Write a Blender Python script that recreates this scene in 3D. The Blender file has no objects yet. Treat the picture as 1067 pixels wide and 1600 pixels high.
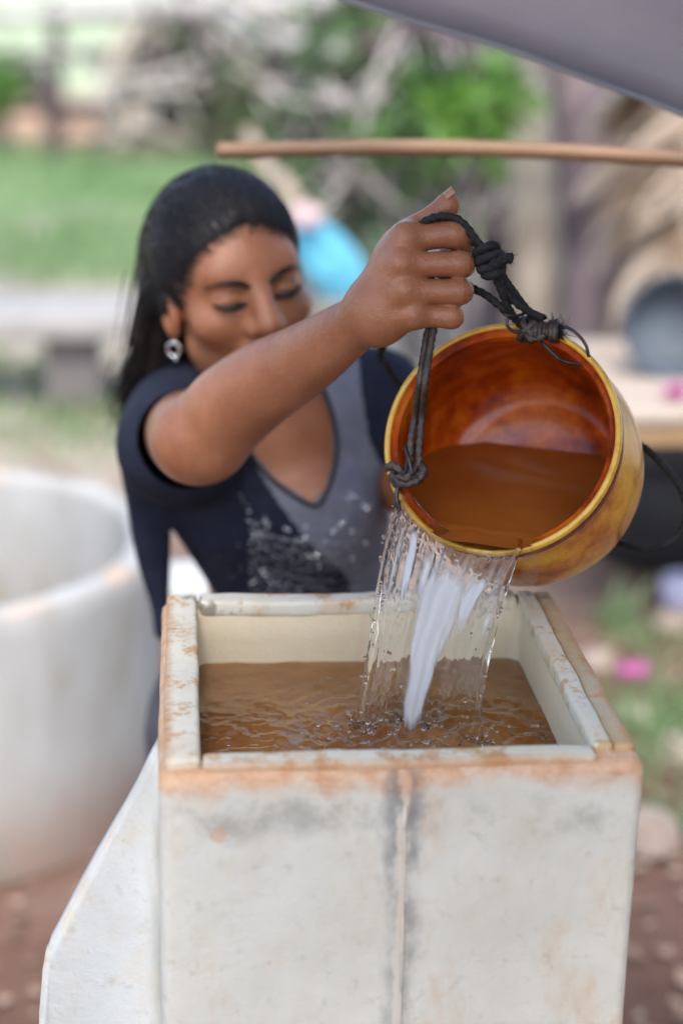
import bpy, bmesh, math, random
import numpy as np
from mathutils import Vector, Matrix, noise as mnoise
random.seed(7); rng = np.random.default_rng(7)
sc = bpy.context.scene
COL = sc.collection
# ------------------------------------------------------------------ camera
FPX = 2800.0
CAM = Vector((0.02474, -1.17613, 0.58477))
_p, _y, _r = 0.31649, -0.09, 0.01295
F = Vector((-math.sin(_y)*math.cos(_p), math.cos(_y)*math.cos(_p), -math.sin(_p)))
_R0 = Vector((math.cos(_y), math.sin(_y), 0)); _U0 = _R0.cross(F)
RT = _R0*math.cos(_r) + _U0*math.sin(_r); UP = -_R0*math.sin(_r) + _U0*math.cos(_r)
cd = bpy.data.cameras.new('camera'); cam = bpy.data.objects.new('camera', cd); COL.objects.link(cam)
cam.matrix_world = Matrix((( RT.x, UP.x, -F.x, CAM.x), (RT.y, UP.y, -F.y, CAM.y), (RT.z, UP.z, -F.z, CAM.z), (0, 0, 0, 1)))
cd.sensor_fit = 'VERTICAL'; cd.sensor_height = 36.0; cd.lens = 36.0*FPX/1600.0
cd.clip_start = 0.05; cd.clip_end = 500
cd.dof.use_dof = True; cd.dof.focus_distance = 1.475
cd.dof.aperture_fstop = cd.lens/1000.0/0.029
sc.camera = cam
# ------------------------------------------------------------------ world, sun, exposure
SUN_EL, SUN_AZ = math.radians(56), math.radians(182)      # azimuth clockwise from +Y: behind the camera, to its right
w = bpy.data.worlds.new('World'); sc.world = w; w.use_nodes = True
nt = w.node_tree; bg = nt.nodes['Background']
sky = nt.nodes.new('ShaderNodeTexSky'); sky.sky_type = 'NISHITA'; sky.sun_disc = False
sky.sun_elevation = SUN_EL; sky.sun_rotation = SUN_AZ
sky.air_density = 1.0; sky.dust_density = 2.5; sky.ozone_density = 0.6
nt.links.new(sky.outputs[0], bg.inputs[0]); bg.inputs[1].default_value = 0.15
sd = bpy.data.lights.new('sun', 'SUN'); sd.energy = 1.3; sd.angle = math.radians(22); sd.color = (1, .97, .93)
sun = bpy.data.objects.new('sun', sd); COL.objects.link(sun)
sdir = Vector((math.sin(SUN_AZ)*math.cos(SUN_EL), math.cos(SUN_AZ)*math.cos(SUN_EL), math.sin(SUN_EL)))
sun.rotation_euler = sdir.to_track_quat('Z', 'Y').to_euler()
sc.view_settings.view_transform = 'Standard'; sc.view_settings.look = 'None'
sc.view_settings.gamma = 1; sc.view_settings.use_curve_mapping = False
sc.view_settings.exposure = 1.32
sc.cycles.max_bounces = 14; sc.cycles.transmission_bounces = 12; sc.cycles.transparent_max_bounces = 12
sc.cycles.glossy_bounces = 6; sc.cycles.diffuse_bounces = 4
sc.cycles.caustics_refractive = True; sc.cycles.blur_glossy = 0.5
sc.cycles.sample_clamp_indirect = 6.0
sc.cycles.use_denoising = True
GZ = -1.0   # ground level (top of the filter box is z = 0)

def P(px, py, d):
    return CAM + (F + RT*((px-533.5)/FPX) - UP*((py-800)/FPX))*d
def G(px, py, z=GZ):
    v = F + RT*((px-533.5)/FPX) - UP*((py-800)/FPX)
    return CAM + v*((z-CAM.z)/v.z)
def proj(p):
    v = Vector(p)-CAM; z = v.dot(F)
    return 533.5+FPX*v.dot(RT)/z, 800-FPX*v.dot(UP)/z

# ------------------------------------------------------------------ object helpers
def tag(o, label=None, cat=None, group=None, kind=None):
    if label: o['label'] = label
    if cat: o['category'] = cat
    if group: o['group'] = group
    if kind: o['kind'] = kind
    return o
def empty(name, loc=(0, 0, 0), label=None, cat=None, group=None):
    o = bpy.data.objects.new(name, None); o.empty_display_size = .05; COL.objects.link(o); o.location = loc
    return tag(o, label, cat, group)
def link(name, me, mat, parent=None, smooth=True):
    o = bpy.data.objects.new(name, me); COL.objects.link(o)
    for m in (mat if isinstance(mat, (list, tuple)) else [mat]):
        if m is not None: me.materials.append(m)
    if smooth and len(me.polygons):
        me.polygons.foreach_set('use_smooth', np.ones(len(me.polygons), bool))
    if parent is not None:
        o.parent = parent; o.matrix_parent_inverse = Matrix.Translation(-parent.location) if parent.type == 'EMPTY' else Matrix()
        # parent Empties only carry a location, meshes sit at the origin
        if parent.type != 'EMPTY': o.matrix_parent_inverse = Matrix()
    return o
def pyd(name, v, f, mat, parent=None, smooth=True):
    me = bpy.data.meshes.new(name); me.from_pydata([tuple(a) for a in v], [], [tuple(int(i) for i in a) for a in f]); me.update()
    return link(name, me, mat, parent, smooth)
def copy_tree(o, parent=None, mw=None):
    c = o.copy(); COL.objects.link(c)
    if parent is not None: c.parent = parent
    for ch in o.children: copy_tree(ch, c)
    return c

class MB:
    def __init__(s): s.v = []; s.f = []; s.m = []
    def add(s, v, f, mi=0):
        n = len(s.v); s.v += [tuple(a) for a in v]; s.f += [tuple(i+n for i in a) for a in f]; s.m += [mi]*len(f)
        return s
    def tube(s, pts, r, n=8, twist=0.0, lobes=0, amp=0.0, mi=0, jit=0.0, cap=True):
        pts = [Vector(p) for p in pts]; k = len(pts)
        rs = r if isinstance(r, (list, tuple, np.ndarray)) else [r]*k
        V = []; nrm = None; ph = 0
        for i, p in enumerate(pts):
            t = (pts[min(i+1, k-1)]-pts[max(i-1, 0)])
            if t.length < 1e-9: t = Vector((0, 0, 1))
            t.normalize()
            if nrm is None: nrm = t.orthogonal().normalized()
            nrm = (nrm-t*nrm.dot(t)); nrm = nrm.normalized() if nrm.length > 1e-6 else t.orthogonal().normalized()
            b = t.cross(nrm)
            if i: ph += (p-pts[i-1]).length*twist
            for j in range(n):
                a = 2*math.pi*j/n
                rr = rs[i]*(1+(amp*math.cos(lobes*(a)-ph) if lobes else 0)+(random.uniform(-jit, jit) if jit else 0))
                V.append(p+nrm*(rr*math.cos(a))+b*(rr*math.sin(a)))
        Fc = [(i*n+j, i*n+(j+1) % n, (i+1)*n+(j+1) % n, (i+1)*n+j) for i in range(k-1) for j in range(n)]
        if cap:
            Fc += [tuple(range(n-1, -1, -1)), tuple((k-1)*n+j for j in range(n))]
        return s.add(V, Fc, mi)
    def box(s, c, size, rot=None, mi=0):
        c = Vector(c); h = Vector(size)/2; V = []
        for x in (-1, 1):
            for y in (-1, 1):
                for z in (-1, 1):
                    q = Vector((x*h.x, y*h.y, z*h.z)); V.append(c+(rot @ q if rot else q))
        return s.add(V, [(0, 1, 3, 2), (4, 6, 7, 5), (0, 4, 5, 1), (2, 3, 7, 6), (0, 2, 6, 4), (1, 5, 7, 3)], mi)
    def build(s, name, mat, parent=None, smooth=True):
        o = pyd(name, s.v, s.f, mat, parent, smooth)
        if any(s.m): o.data.polygons.foreach_set('material_index', s.m)
        return o
def spline(pts, n=40):
    """Catmull-Rom through the points."""
    pts = [Vector(p) for p in pts]; q = [pts[0]*2-pts[1]]+pts+[pts[-1]*2-pts[-2]]; out = []
    segs = len(pts)-1
    for i in range(n+1):
        u = i/n*segs; k = min(int(u), segs-1); t = u-k
        a, b, c, d = q[k], q[k+1], q[k+2], q[k+3]
        out.append(.5*((2*b)+(c-a)*t+(2*a-5*b+4*c-d)*t*t+(3*b-a-3*c+d)*t*t*t))
    return out
def bevel_box(name, lo, hi, mat, parent=None, bev=.005, seg=3, rough=0.0, sub=0):
    bm = bmesh.new(); bmesh.ops.create_cube(bm, size=1)
    lo, hi = Vector(lo), Vector(hi)
    for v in bm.verts: v.co = Vector([lo[i]+(v.co[i]+.5)*(hi[i]-lo[i]) for i in range(3)])
    bmesh.ops.bevel(bm, geom=bm.edges[:], offset=bev, segments=seg, affect='EDGES', profile=.5)
    if sub: bmesh.ops.subdivide_edges(bm, edges=[e for e in bm.edges if e.calc_length() > sub], cuts=12, use_grid_fill=True)
    if rough:
        for v in bm.verts: v.co += mnoise.noise_vector(v.co*40)*rough
    me = bpy.data.meshes.new(name); bm.to_mesh(me); bm.free()
    return link(name, me, mat, parent)
def lathe_v(prof, n=96):
    """prof: (axial, radius) -> verts in local frame, axis +Z"""
    V = []; k = len(prof)
    for (u, r) in prof:
        for j in range(n):
            a = 2*math.pi*j/n; V.append(Vector((r*math.cos(a), r*math.sin(a), u)))
    Fc = [(i*n+j, (i+1)*n+j, (i+1)*n+(j+1) % n, i*n+(j+1) % n) for i in range(k-1) for j in range(n)]
    return V, Fc

# ------------------------------------------------------------------ materials
def newmat(name):
    m = bpy.data.materials.new(name); m.use_nodes = True
    return m, m.node_tree.nodes, m.node_tree.links, m.node_tree.nodes['Principled BSDF']
def lk(L, a, b): L.new(a, b)
def ramp(N, stops):
    r = N.new('ShaderNodeValToRGB'); e = r.color_ramp.elements
    while len(e) > 1: e.remove(e[-1])
    e[0].position = stops[0][0]; e[0].color = (*stops[0][1], 1) if len(stops[0][1]) == 3 else stops[0][1]
    for p, c in stops[1:]:
        x = e.new(p); x.color = (*c, 1) if len(c) == 3 else c
    return r
def nz(N, L, scale, detail=4, rough=.55, coord='Object', stretch=None, w=0):
    tc = N.new('ShaderNodeTexCoord'); n = N.new('ShaderNodeTexNoise')
    n.inputs['Scale'].default_value = scale; n.inputs['Detail'].default_value = detail; n.inputs['Roughness'].default_value = rough
    src = tc.outputs[coord]
    mp = N.new('ShaderNodeMapping'); L.new(src, mp.inputs[0])
    if stretch: mp.inputs['Scale'].default_value = stretch
    mp.inputs['Location'].default_value = (w, w*1.7, w*.6)
    L.new(mp.outputs[0], n.inputs['Vector'])
    return n
def mixc(N, L, fac, a, b, blend='MIX'):
    m = N.new('ShaderNodeMix'); m.data_type = 'RGBA'; m.blend_type = blend
    for s, i in ((fac, 0), (a, 6), (b, 7)):
        if hasattr(s, 'is_output') or hasattr(s, 'links'): L.new(s, m.inputs[i])
        elif i == 0: m.inputs[0].default_value = s
        else: m.inputs[i].default_value = (*s, 1)
    return m.outputs[2]
def mth(N, L, op, a, b=None, clamp=False):
    m = N.new('ShaderNodeMath'); m.operation = op; m.use_clamp = clamp
    for i, s in enumerate((a, b)):
        if s is None: continue
        if hasattr(s, 'links'): L.new(s, m.inputs[i])
        else: m.inputs[i].default_value = s
    return m.outputs[0]
def smst(N, L, v, lo, hi):
    m = N.new('ShaderNodeMapRange'); m.interpolation_type = 'SMOOTHSTEP'
    L.new(v, m.inputs[0]); m.inputs[1].default_value = lo; m.inputs[2].default_value = hi
    return m.outputs[0]
def bump(N, L, h, strength, dist, B):
    b = N.new('ShaderNodeBump'); b.inputs['Strength'].default_value = strength; b.inputs['Distance'].default_value = dist
    L.new(h, b.inputs['Height']); L.new(b.outputs[0], B.inputs['Normal']); return b
def simple(name, c1, c2, scale=8, rough=.7, bmp=0, bscale=None, stretch=None, spec=.5, metal=0, sss=0, coat=0, detail=5, trans=0):
    m, N, L, B = newmat(name)
    n = nz(N, L, scale, detail, stretch=stretch)
    r = ramp(N, [(.33, c1), (.67, c2)]); L.new(n.outputs[0], r.inputs[0]); L.new(r.outputs[0], B.inputs['Base Color'])
    B.inputs['Roughness'].default_value = rough; B.inputs['Specular IOR Level'].default_value = spec
    B.inputs['Metallic'].default_value = metal; B.inputs['Coat Weight'].default_value = coat
    if trans:
        t = N.new('ShaderNodeBsdfTranslucent'); L.new(r.outputs[0], t.inputs[0]); mx = N.new('ShaderNodeMixShader'); mx.inputs[0].default_value = trans
        L.new(B.outputs[0], mx.inputs[1]); L.new(t.outputs[0], mx.inputs[2]); L.new(mx.outputs[0], N['Material Output'].inputs[0])
    if bmp:
        b2 = nz(N, L, bscale or scale*4, 5, stretch=stretch); bump(N, L, b2.outputs[0], 1, bmp, B)
    return m

def concrete(name, rust_top=True, base=((.59, .585, .50), (.70, .70, .63)), lip=False):
    m, N, L, B = newmat(name)
    n = nz(N, L, 9, 6, .6); r = ramp(N, [(.3, base[0]), (.7, base[1])]); L.new(n.outputs[0], r.inputs[0])
    col = r.outputs[0]
    # broad cool and warm washes, as on old painted cement
    nb = nz(N, L, 5, 4, .6, stretch=(1, 1, .5), w=3); col = mixc(N, L, mth(N, L, 'MULTIPLY', smst(N, L, nb.outputs[0], .45, .7), .35), col, (.50, .54, .54))
    no = nz(N, L, 14, 5, .7, stretch=(1, 1, .45), w=8); col = mixc(N, L, mth(N, L, 'MULTIPLY', smst(N, L, no.outputs[0], .52, .72), .60), col, (.60, .40, .24))
    ng = nz(N, L, 60, 4, .7, w=5); col = mixc(N, L, mth(N, L, 'MULTIPLY', smst(N, L, ng.outputs[0], .55, .72), .45), col, (.42, .39, .31))
    nk = nz(N, L, 24, 7, .75, stretch=(1, 1, .6), w=15); col = mixc(N, L, mth(N, L, 'MULTIPLY', smst(N, L, nk.outputs[0], .48, .70), .45), col, (.60, .50, .36))
    tc = N.new('ShaderNodeTexCoord'); sp = N.new('ShaderNodeSeparateXYZ'); L.new(tc.outputs['Object'], sp.inputs[0])
    if rust_top:
        ne = nz(N, L, 22, 5, .6, w=1); e = mth(N, L, 'MULTIPLY', mth(N, L, 'SUBTRACT', ne.outputs[0], .5), .05)
        zz = mth(N, L, 'ADD', sp.outputs[2], e)
        # grey damp band under the rim, then rust at the rim itself
        n2 = nz(N, L, 11, 5, .7, w=11)
        band = mth(N, L, 'MULTIPLY', smst(N, L, zz, -.062, -.040), smst(N, L, zz, -.018, -.034))
        band = mth(N, L, 'MULTIPLY', band, mth(N, L, 'MULTIPLY', smst(N, L, n2.outputs[0], .42, .66), smst(N, L, sp.outputs[1], .02, .0))); col = mixc(N, L, mth(N, L, 'MULTIPLY', band, .62), col, (.24, .235, .21))
        n3 = nz(N, L, 42, 6, .75, stretch=(1, 1, 1.6), w=2)
        rr = ramp(N, [(.3, (.42, .17, .06)), (.52, (.60, .34, .18)), (.7, (.66, .50, .34))]); L.new(n3.outputs[0], rr.inputs[0])
        ix = mth(N, L, 'ABSOLUTE', mth(N, L, 'SUBTRACT', sp.outputs[0], .178)); iy = mth(N, L, 'ABSOLUTE', mth(N, L, 'SUBTRACT', sp.outputs[1], .1765))
        io = mth(N, L, 'MAXIMUM', smst(N, L, ix, .1485, .153), smst(N, L, iy, .151, .156))
        cr = mixc(N, L, n2.outputs[0], (.62, .53, .34), (.70, .63, .47)); col = mixc(N, L, mth(N, L, 'SUBTRACT', 1.0, io), col, cr)
        f = mth(N, L, 'MULTIPLY', smst(N, L, zz, -.025, -.004), mth(N, L, 'ADD', mth(N, L, 'MULTIPLY', io, .85), .12))
        col = mixc(N, L, mth(N, L, 'MULTIPLY', f, .92), col, rr.outputs[0])
        # stains along the casting seam (x about .18)
        seam = mth(N, L, 'ADD', mth(N, L, 'SUBTRACT', sp.outputs[0], .181), mth(N, L, 'MULTIPLY', sp.outputs[2], -.012))
        seamn = nz(N, L, 26, 5, .65, stretch=(1, 1, .45), w=6)
        wob = mth(N, L, 'MULTIPLY', mth(N, L, 'SUBTRACT', seamn.outputs[0], .5), .045)
        seam2 = nz(N, L, 7, 5, .75, stretch=(1, 1, .8), w=16)
        dd = mth(N, L, 'ABSOLUTE', mth(N, L, 'ADD', seam, wob))
        line = mth(N, L, 'MULTIPLY', smst(N, L, dd, .0190, .0060), smst(N, L, dd, .0015, .005))
        line = mth(N, L, 'MULTIPLY', line, smst(N, L, seam2.outputs[0], .36, .60)); line = mth(N, L, 'MULTIPLY', line, smst(N, L, nz(N, L, 60, 5, .8, w=13).outputs[0], .22, .48))
        line = mth(N, L, 'MULTIPLY', line, smst(N, L, sp.outputs[1], .03, .0))
        col = mixc(N, L, mth(N, L, 'MULTIPLY', line, .68), col, (.13, .14, .15))
        core = smst(N, L, dd, .004, .0015); col = mixc(N, L, mth(N, L, 'MULTIPLY', core, .3), col, (.60, .42, .32))
        # small round rust spots
        vo = N.new('ShaderNodeTexVoronoi'); vo.inputs['Scale'].default_value = 11; L.new(tc.outputs['Object'], vo.inputs[0])
        nn = nz(N, L, 120, 3, .6); vd = mth(N, L, 'ADD', vo.outputs['Distance'], mth(N, L, 'MULTIPLY', nn.outputs[0], .06))
        col = mixc(N, L, mth(N, L, 'MULTIPLY', smst(N, L, vd, .13, .09), .5), col, (.55, .30, .17))
    if lip:
        n4 = nz(N, L, 30, 6, .75, w=4); col = mixc(N, L, mth(N, L, 'MULTIPLY', smst(N, L, n4.outputs[0], .52, .62), .8), col, (.50, .28, .10))
        n5 = nz(N, L, 17, 5, .7, w=9); col = mixc(N, L, mth(N, L, 'MULTIPLY', smst(N, L, n5.outputs[0], .60, .66), .75), col, (.17, .16, .12))
    if lip:
        # rust creeps in from the outer edges and the cut ends of the lip
        nw = mth(N, L, 'MULTIPLY', mth(N, L, 'SUBTRACT', n4.outputs[0], .5), .016)
        ax_ = mth(N, L, 'ADD', mth(N, L, 'ABSOLUTE', mth(N, L, 'SUBTRACT', sp.outputs[0], .18)), nw); ay_ = mth(N, L, 'ADD', mth(N, L, 'ABSOLUTE', mth(N, L, 'SUBTRACT', sp.outputs[1], .18)), nw)
        ed = mth(N, L, 'MAXIMUM', smst(N, L, ax_, .166, .176), smst(N, L, ay_, .167, .177))
        col = mixc(N, L, mth(N, L, 'MULTIPLY', ed, .8), col, (.46, .23, .10))
    L.new(col, B.inputs['Base Color'])
    B.inputs['Roughness'].default_value = .62; B.inputs['Specular IOR Level'].default_value = .35
    hb = nz(N, L, 180, 5, .7); h2 = nz(N, L, 25, 4, .6)
    hs = mth(N, L, 'ADD', mth(N, L, 'MULTIPLY', hb.outputs[0], .3), h2.outputs[0]); bump(N, L, hs, .9, .0020, B)
    return m
M_body = concrete('concrete_paint')
M_lip = concrete('cream_rim', False, ((.64, .59, .44), (.72, .69, .57)), True)
M_lipr = concrete('brown_rim', False, ((.40, .26, .12), (.58, .48, .32)), True)
M_wing = concrete('white_plaster', False, ((.53, .54, .50), (.62, .63, .61)))
M_well = simple('well_ring_cement', (.52, .51, .47), (.72, .715, .69), 3.2, .75, .002, 40, stretch=(1, 1, .35))
def skin_mat():
    m, N, L, B = newmat('skin')
    n = nz(N, L, 14, 5, .6); r = ramp(N, [(.3, (.27, .098, .046)), (.7, (.42, .180, .092))]); L.new(n.outputs[0], r.inputs[0])
    n2 = nz(N, L, 300, 3, .6); col = mixc(N, L, mth(N, L, 'MULTIPLY', smst(N, L, n2.outputs[0], .5, .7), .16), r.outputs[0], (.22, .08, .04))
    L.new(col, B.inputs['Base Color'])
    B.inputs['Roughness'].default_value = .33; B.inputs['Subsurface Weight'].default_value = .10
    B.inputs['Subsurface Radius'].default_value = (.01, .004, .002); B.inputs['Subsurface Scale'].default_value = .6
    B.inputs['Specular IOR Level'].default_value = .5
    h = nz(N, L, 260, 4, .6); h2 = nz(N, L, 700, 2, .5); s = mth(N, L, 'ADD', h.outputs[0], mth(N, L, 'MULTIPLY', h2.outputs[0], .5)); bump(N, L, s, .9, .0009, B)
    return m
M_skin = skin_mat()
M_nail = simple('nail', (.36, .17, .11), (.45, .24, .17), 60, .35)
M_hair = simple('black_hair', (.005, .004, .0045), (.012, .009, .009), 60, .40, .0006, 60, stretch=(1, 1, .12), spec=.38)
M_navy = simple('navy_cotton', (.010, .012, .026), (.016, .019, .036), 50, .85, .0008, 500, spec=.25)
M_grey = simple('grey_jersey', (.14, .15, .19), (.20, .21, .26), 40, .8, .0008, 500, spec=.3)
M_trim = simple('black_trim', (.006, .006, .009), (.01, .01, .014), 50, .8)
M_seq = simple('sequin', (.75, .76, .80), (.85, .86, .9), 50, .14, metal=1)
M_seqd = simple('fine_sequin', (.50, .51, .56), (.7, .71, .76), 50, .4, metal=.2)
M_silver = simple('silver', (.8, .8, .82), (.9, .9, .92), 50, .12, metal=1)
M_eye = simple('eye', (.010, .006, .005), (.02, .01, .008), 50, .6)
M_lips = simple('lip_skin', (.34, .12, .10), (.40, .15, .12), 50, .4)
M_trouser = simple('trousers', (.05, .05, .06), (.08, .08, .09), 40, .9)
M_rope = simple('black_rope', (.004, .004, .005), (.020, .019, .019), 160, .75, .0010, 600)
M_ropeb = simple('brown_rope', (.018, .013, .010), (.075, .05, .035), 120, .45, .0010, 500, spec=.7)
M_wire = simple('wire', (.03, .03, .032), (.09, .09, .095), 90, .35, metal=.7)

def pot_mats():
    m, N, L, B = newmat('ochre_enamel')
    n = nz(N, L, 16, 7, .68); r = ramp(N, [(.36, (.20, .035, .009)), (.44, (.42, .12, .015)), (.54, (.62, .28, .020)), (.68, (.72, .42, .04))]); L.new(n.outputs[0], r.inputs[0])
    n2 = nz(N, L, 70, 6, .75, w=3); col = mixc(N, L, mth(N, L, 'MULTIPLY', smst(N, L, n2.outputs[0], .52, .7), .4), r.outputs[0], (.24, .06, .012))
    L.new(col, B.inputs['Base Color']); B.inputs['Roughness'].default_value = .30; B.inputs['Coat Weight'].default_value = .35; B.inputs['Coat Roughness'].default_value = .12
    h = nz(N, L, 45, 5, .6); bump(N, L, h.outputs[0], .5, .0012, B)
    a = m
    m, N, L, B = newmat('wet_brown_enamel')
    n = nz(N, L, 20, 7, .7, w=6); r = ramp(N, [(.38, (.16, .016, .002)), (.50, (.40, .050, .003)), (.64, (.62, .14, .006))]); L.new(n.outputs[0], r.inputs[0])
    L.new(r.outputs[0], B.inputs['Base Color']); B.inputs['Roughness'].default_value = .28; B.inputs['Coat Weight'].default_value = .15; B.inputs['Coat Roughness'].default_value = .12
    h = nz(N, L, 60, 4, .6); bump(N, L, h.outputs[0], .4, .0008, B)
    b = m
    m, N, L, B = newmat('yellow_rim')
    n = nz(N, L, 50, 5, .6); r = ramp(N, [(.30, (.42, .18, .02)), (.45, (.66, .36, .03)), (.75, (.76, .50, .07))]); L.new(n.outputs[0], r.inputs[0])
    L.new(r.outputs[0], B.inputs['Base Color']); B.inputs['Roughness'].default_value = .24; B.inputs['Coat Weight'].default_value = .6; B.inputs['Coat Roughness'].default_value = .05
    c = m
    d = simple('brown_groove', (.10, .018, .006), (.22, .06, .015), 60, .25, coat=.6)
    return a, b, c, d
M_pot, M_potin, M_potrim, M_groove = pot_mats()

def water_clear():
    m, N, L, B = newmat('clear_water')
    N.remove(B); g = N.new('ShaderNodeBsdfGlass'); g.inputs['IOR'].default_value = 1.33; g.inputs['Roughness'].default_value = 0.0
    g.inputs['Color'].default_value = (.99, .985, .97, 1)
    L.new(g.outputs[0], N['Material Output'].inputs[0]); return m
M_water = water_clear()
def murky(name, c1, c2, rough, bmp, bs):
    m, N, L, B = newmat(name)
    n = nz(N, L, 12, 5, .6, w=4); r = ramp(N, [(.3, c1), (.7, c2)]); L.new(n.outputs[0], r.inputs[0]); L.new(r.outputs[0], B.inputs['Base Color'])
    B.inputs['Roughness'].default_value = rough; B.inputs['IOR'].default_value = 1.33; B.inputs['Specular IOR Level'].default_value = .5
    B.inputs['Coat Weight'].default_value = .5; B.inputs['Coat Roughness'].default_value = .02; B.inputs['Coat IOR'].default_value = 1.33
    B.inputs['Subsurface Weight'].default_value = 0
    if bmp: h = nz(N, L, bs, 4, .55); bump(N, L, h.outputs[0], .6, bmp, B)
    return m
M_tankw = murky('murky_tank_water', (.155, .060, .015), (.27, .125, .038), .04, .0005, 60)
M_potw = murky('murky_pot_water', (.24, .064, .010), (.32, .098, .018), .04, .0003, 30)
def sheen_mat():
    m, N, L, B = newmat('painted_sky_sheen')  # milky white that paints the sky's reflection onto the falling water
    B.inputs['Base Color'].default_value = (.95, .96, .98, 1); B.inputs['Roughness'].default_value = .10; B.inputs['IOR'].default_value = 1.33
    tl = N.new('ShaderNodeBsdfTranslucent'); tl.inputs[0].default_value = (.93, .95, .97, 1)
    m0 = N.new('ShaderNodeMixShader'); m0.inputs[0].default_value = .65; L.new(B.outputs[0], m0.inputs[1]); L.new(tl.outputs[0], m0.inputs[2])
    at = N.new('ShaderNodeAttribute'); at.attribute_name = 'sky_sheen'
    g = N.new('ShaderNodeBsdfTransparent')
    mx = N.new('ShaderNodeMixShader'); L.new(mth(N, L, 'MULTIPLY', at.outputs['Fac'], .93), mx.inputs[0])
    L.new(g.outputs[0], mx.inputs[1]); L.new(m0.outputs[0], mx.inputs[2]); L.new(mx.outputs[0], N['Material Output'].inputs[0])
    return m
M_sheen = sheen_mat()
M_tarp = simple('grey_tarp', (.48, .49, .54), (.64, .63, .65), 3, .55, .001, 10, trans=.45)
M_pole = simple('bamboo_brown', (.10, .052, .026), (.24, .140, .075), 18, .55, .002, 60, stretch=(.15, 1, 1))
M_palelog = simple('pale_log', (.34, .32, .30), (.52, .50, .48), 4, .9, .01, 20)
M_log = simple('weathered_log', (.36, .32, .29), (.58, .54, .50), 5, .9, .01, 20)
M_darklog = simple('dark_post', (.030, .024, .026), (.09, .07, .068), 6, .9, .01, 20)
M_bark = simple('beige_bark', (.20, .16, .12), (.58, .50, .40), 7, .95, .015, 22, stretch=(1, 1, .3))
M_bark2 = simple('purple_grey_bark', (.05, .035, .045), (.22, .17, .17), 7, .95, .015, 22, stretch=(1, 1, .3))
M_leaf = simple('leaf_green', (.03, .075, .018), (.13, .24, .07), 2, .6, trans=.25)
M_leafb = simple('bright_leaf', (.06, .16, .02), (.15, .31, .05), 2, .45, trans=.3)
M_leafd = simple('olive_leaf', (.035, .05, .022), (.15, .16, .08), 3, .6, trans=.25)
M_grass = simple('grass_green', (.10, .23, .07), (.42, .54, .30), .9, .7, trans=.3)
M_dry = simple('dry_frond', (.28, .19, .12), (.62, .52, .41), 7, .85, trans=.2)
M_litter = simple('dry_leaf', (.16, .09, .06), (.46, .34, .25), 9, .9)
M_stone = simple('pale_stone', (.25, .19, .155), (.42, .34, .28), 9, .9, .004, 30)
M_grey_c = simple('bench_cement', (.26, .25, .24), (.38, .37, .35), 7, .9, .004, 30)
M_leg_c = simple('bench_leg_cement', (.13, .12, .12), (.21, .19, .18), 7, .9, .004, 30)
M_plank = simple('plank_wood', (.30, .23, .17), (.48, .40, .33), 7, .8, .002, 30, stretch=(.1, 1, 1))
M_edge = simple('plank_edge', (.40, .25, .12), (.55, .36, .20), 7, .8)
M_tub = simple('blue_grey_metal', (.04, .055, .075), (.09, .11, .135), 6, .6)
M_black = simple('sooty_metal', (.012, .012, .015), (.035, .035, .04), 9, .6)
M_blue = simple('turquoise_cloth', (.08, .40, .56), (.20, .58, .74), 9, .7, .004, 30, trans=.25)
M_pink = simple('pink_petal', (.62, .10, .42), (.80, .22, .60), 9, .6, trans=.3)
M_rosy = simple('pale_pink_cloth', (.60, .42, .42), (.72, .55, .55), 9, .8)
M_lilac = simple('lilac_plastic', (.45, .45, .62), (.62, .62, .78), 9, .4)

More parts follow.
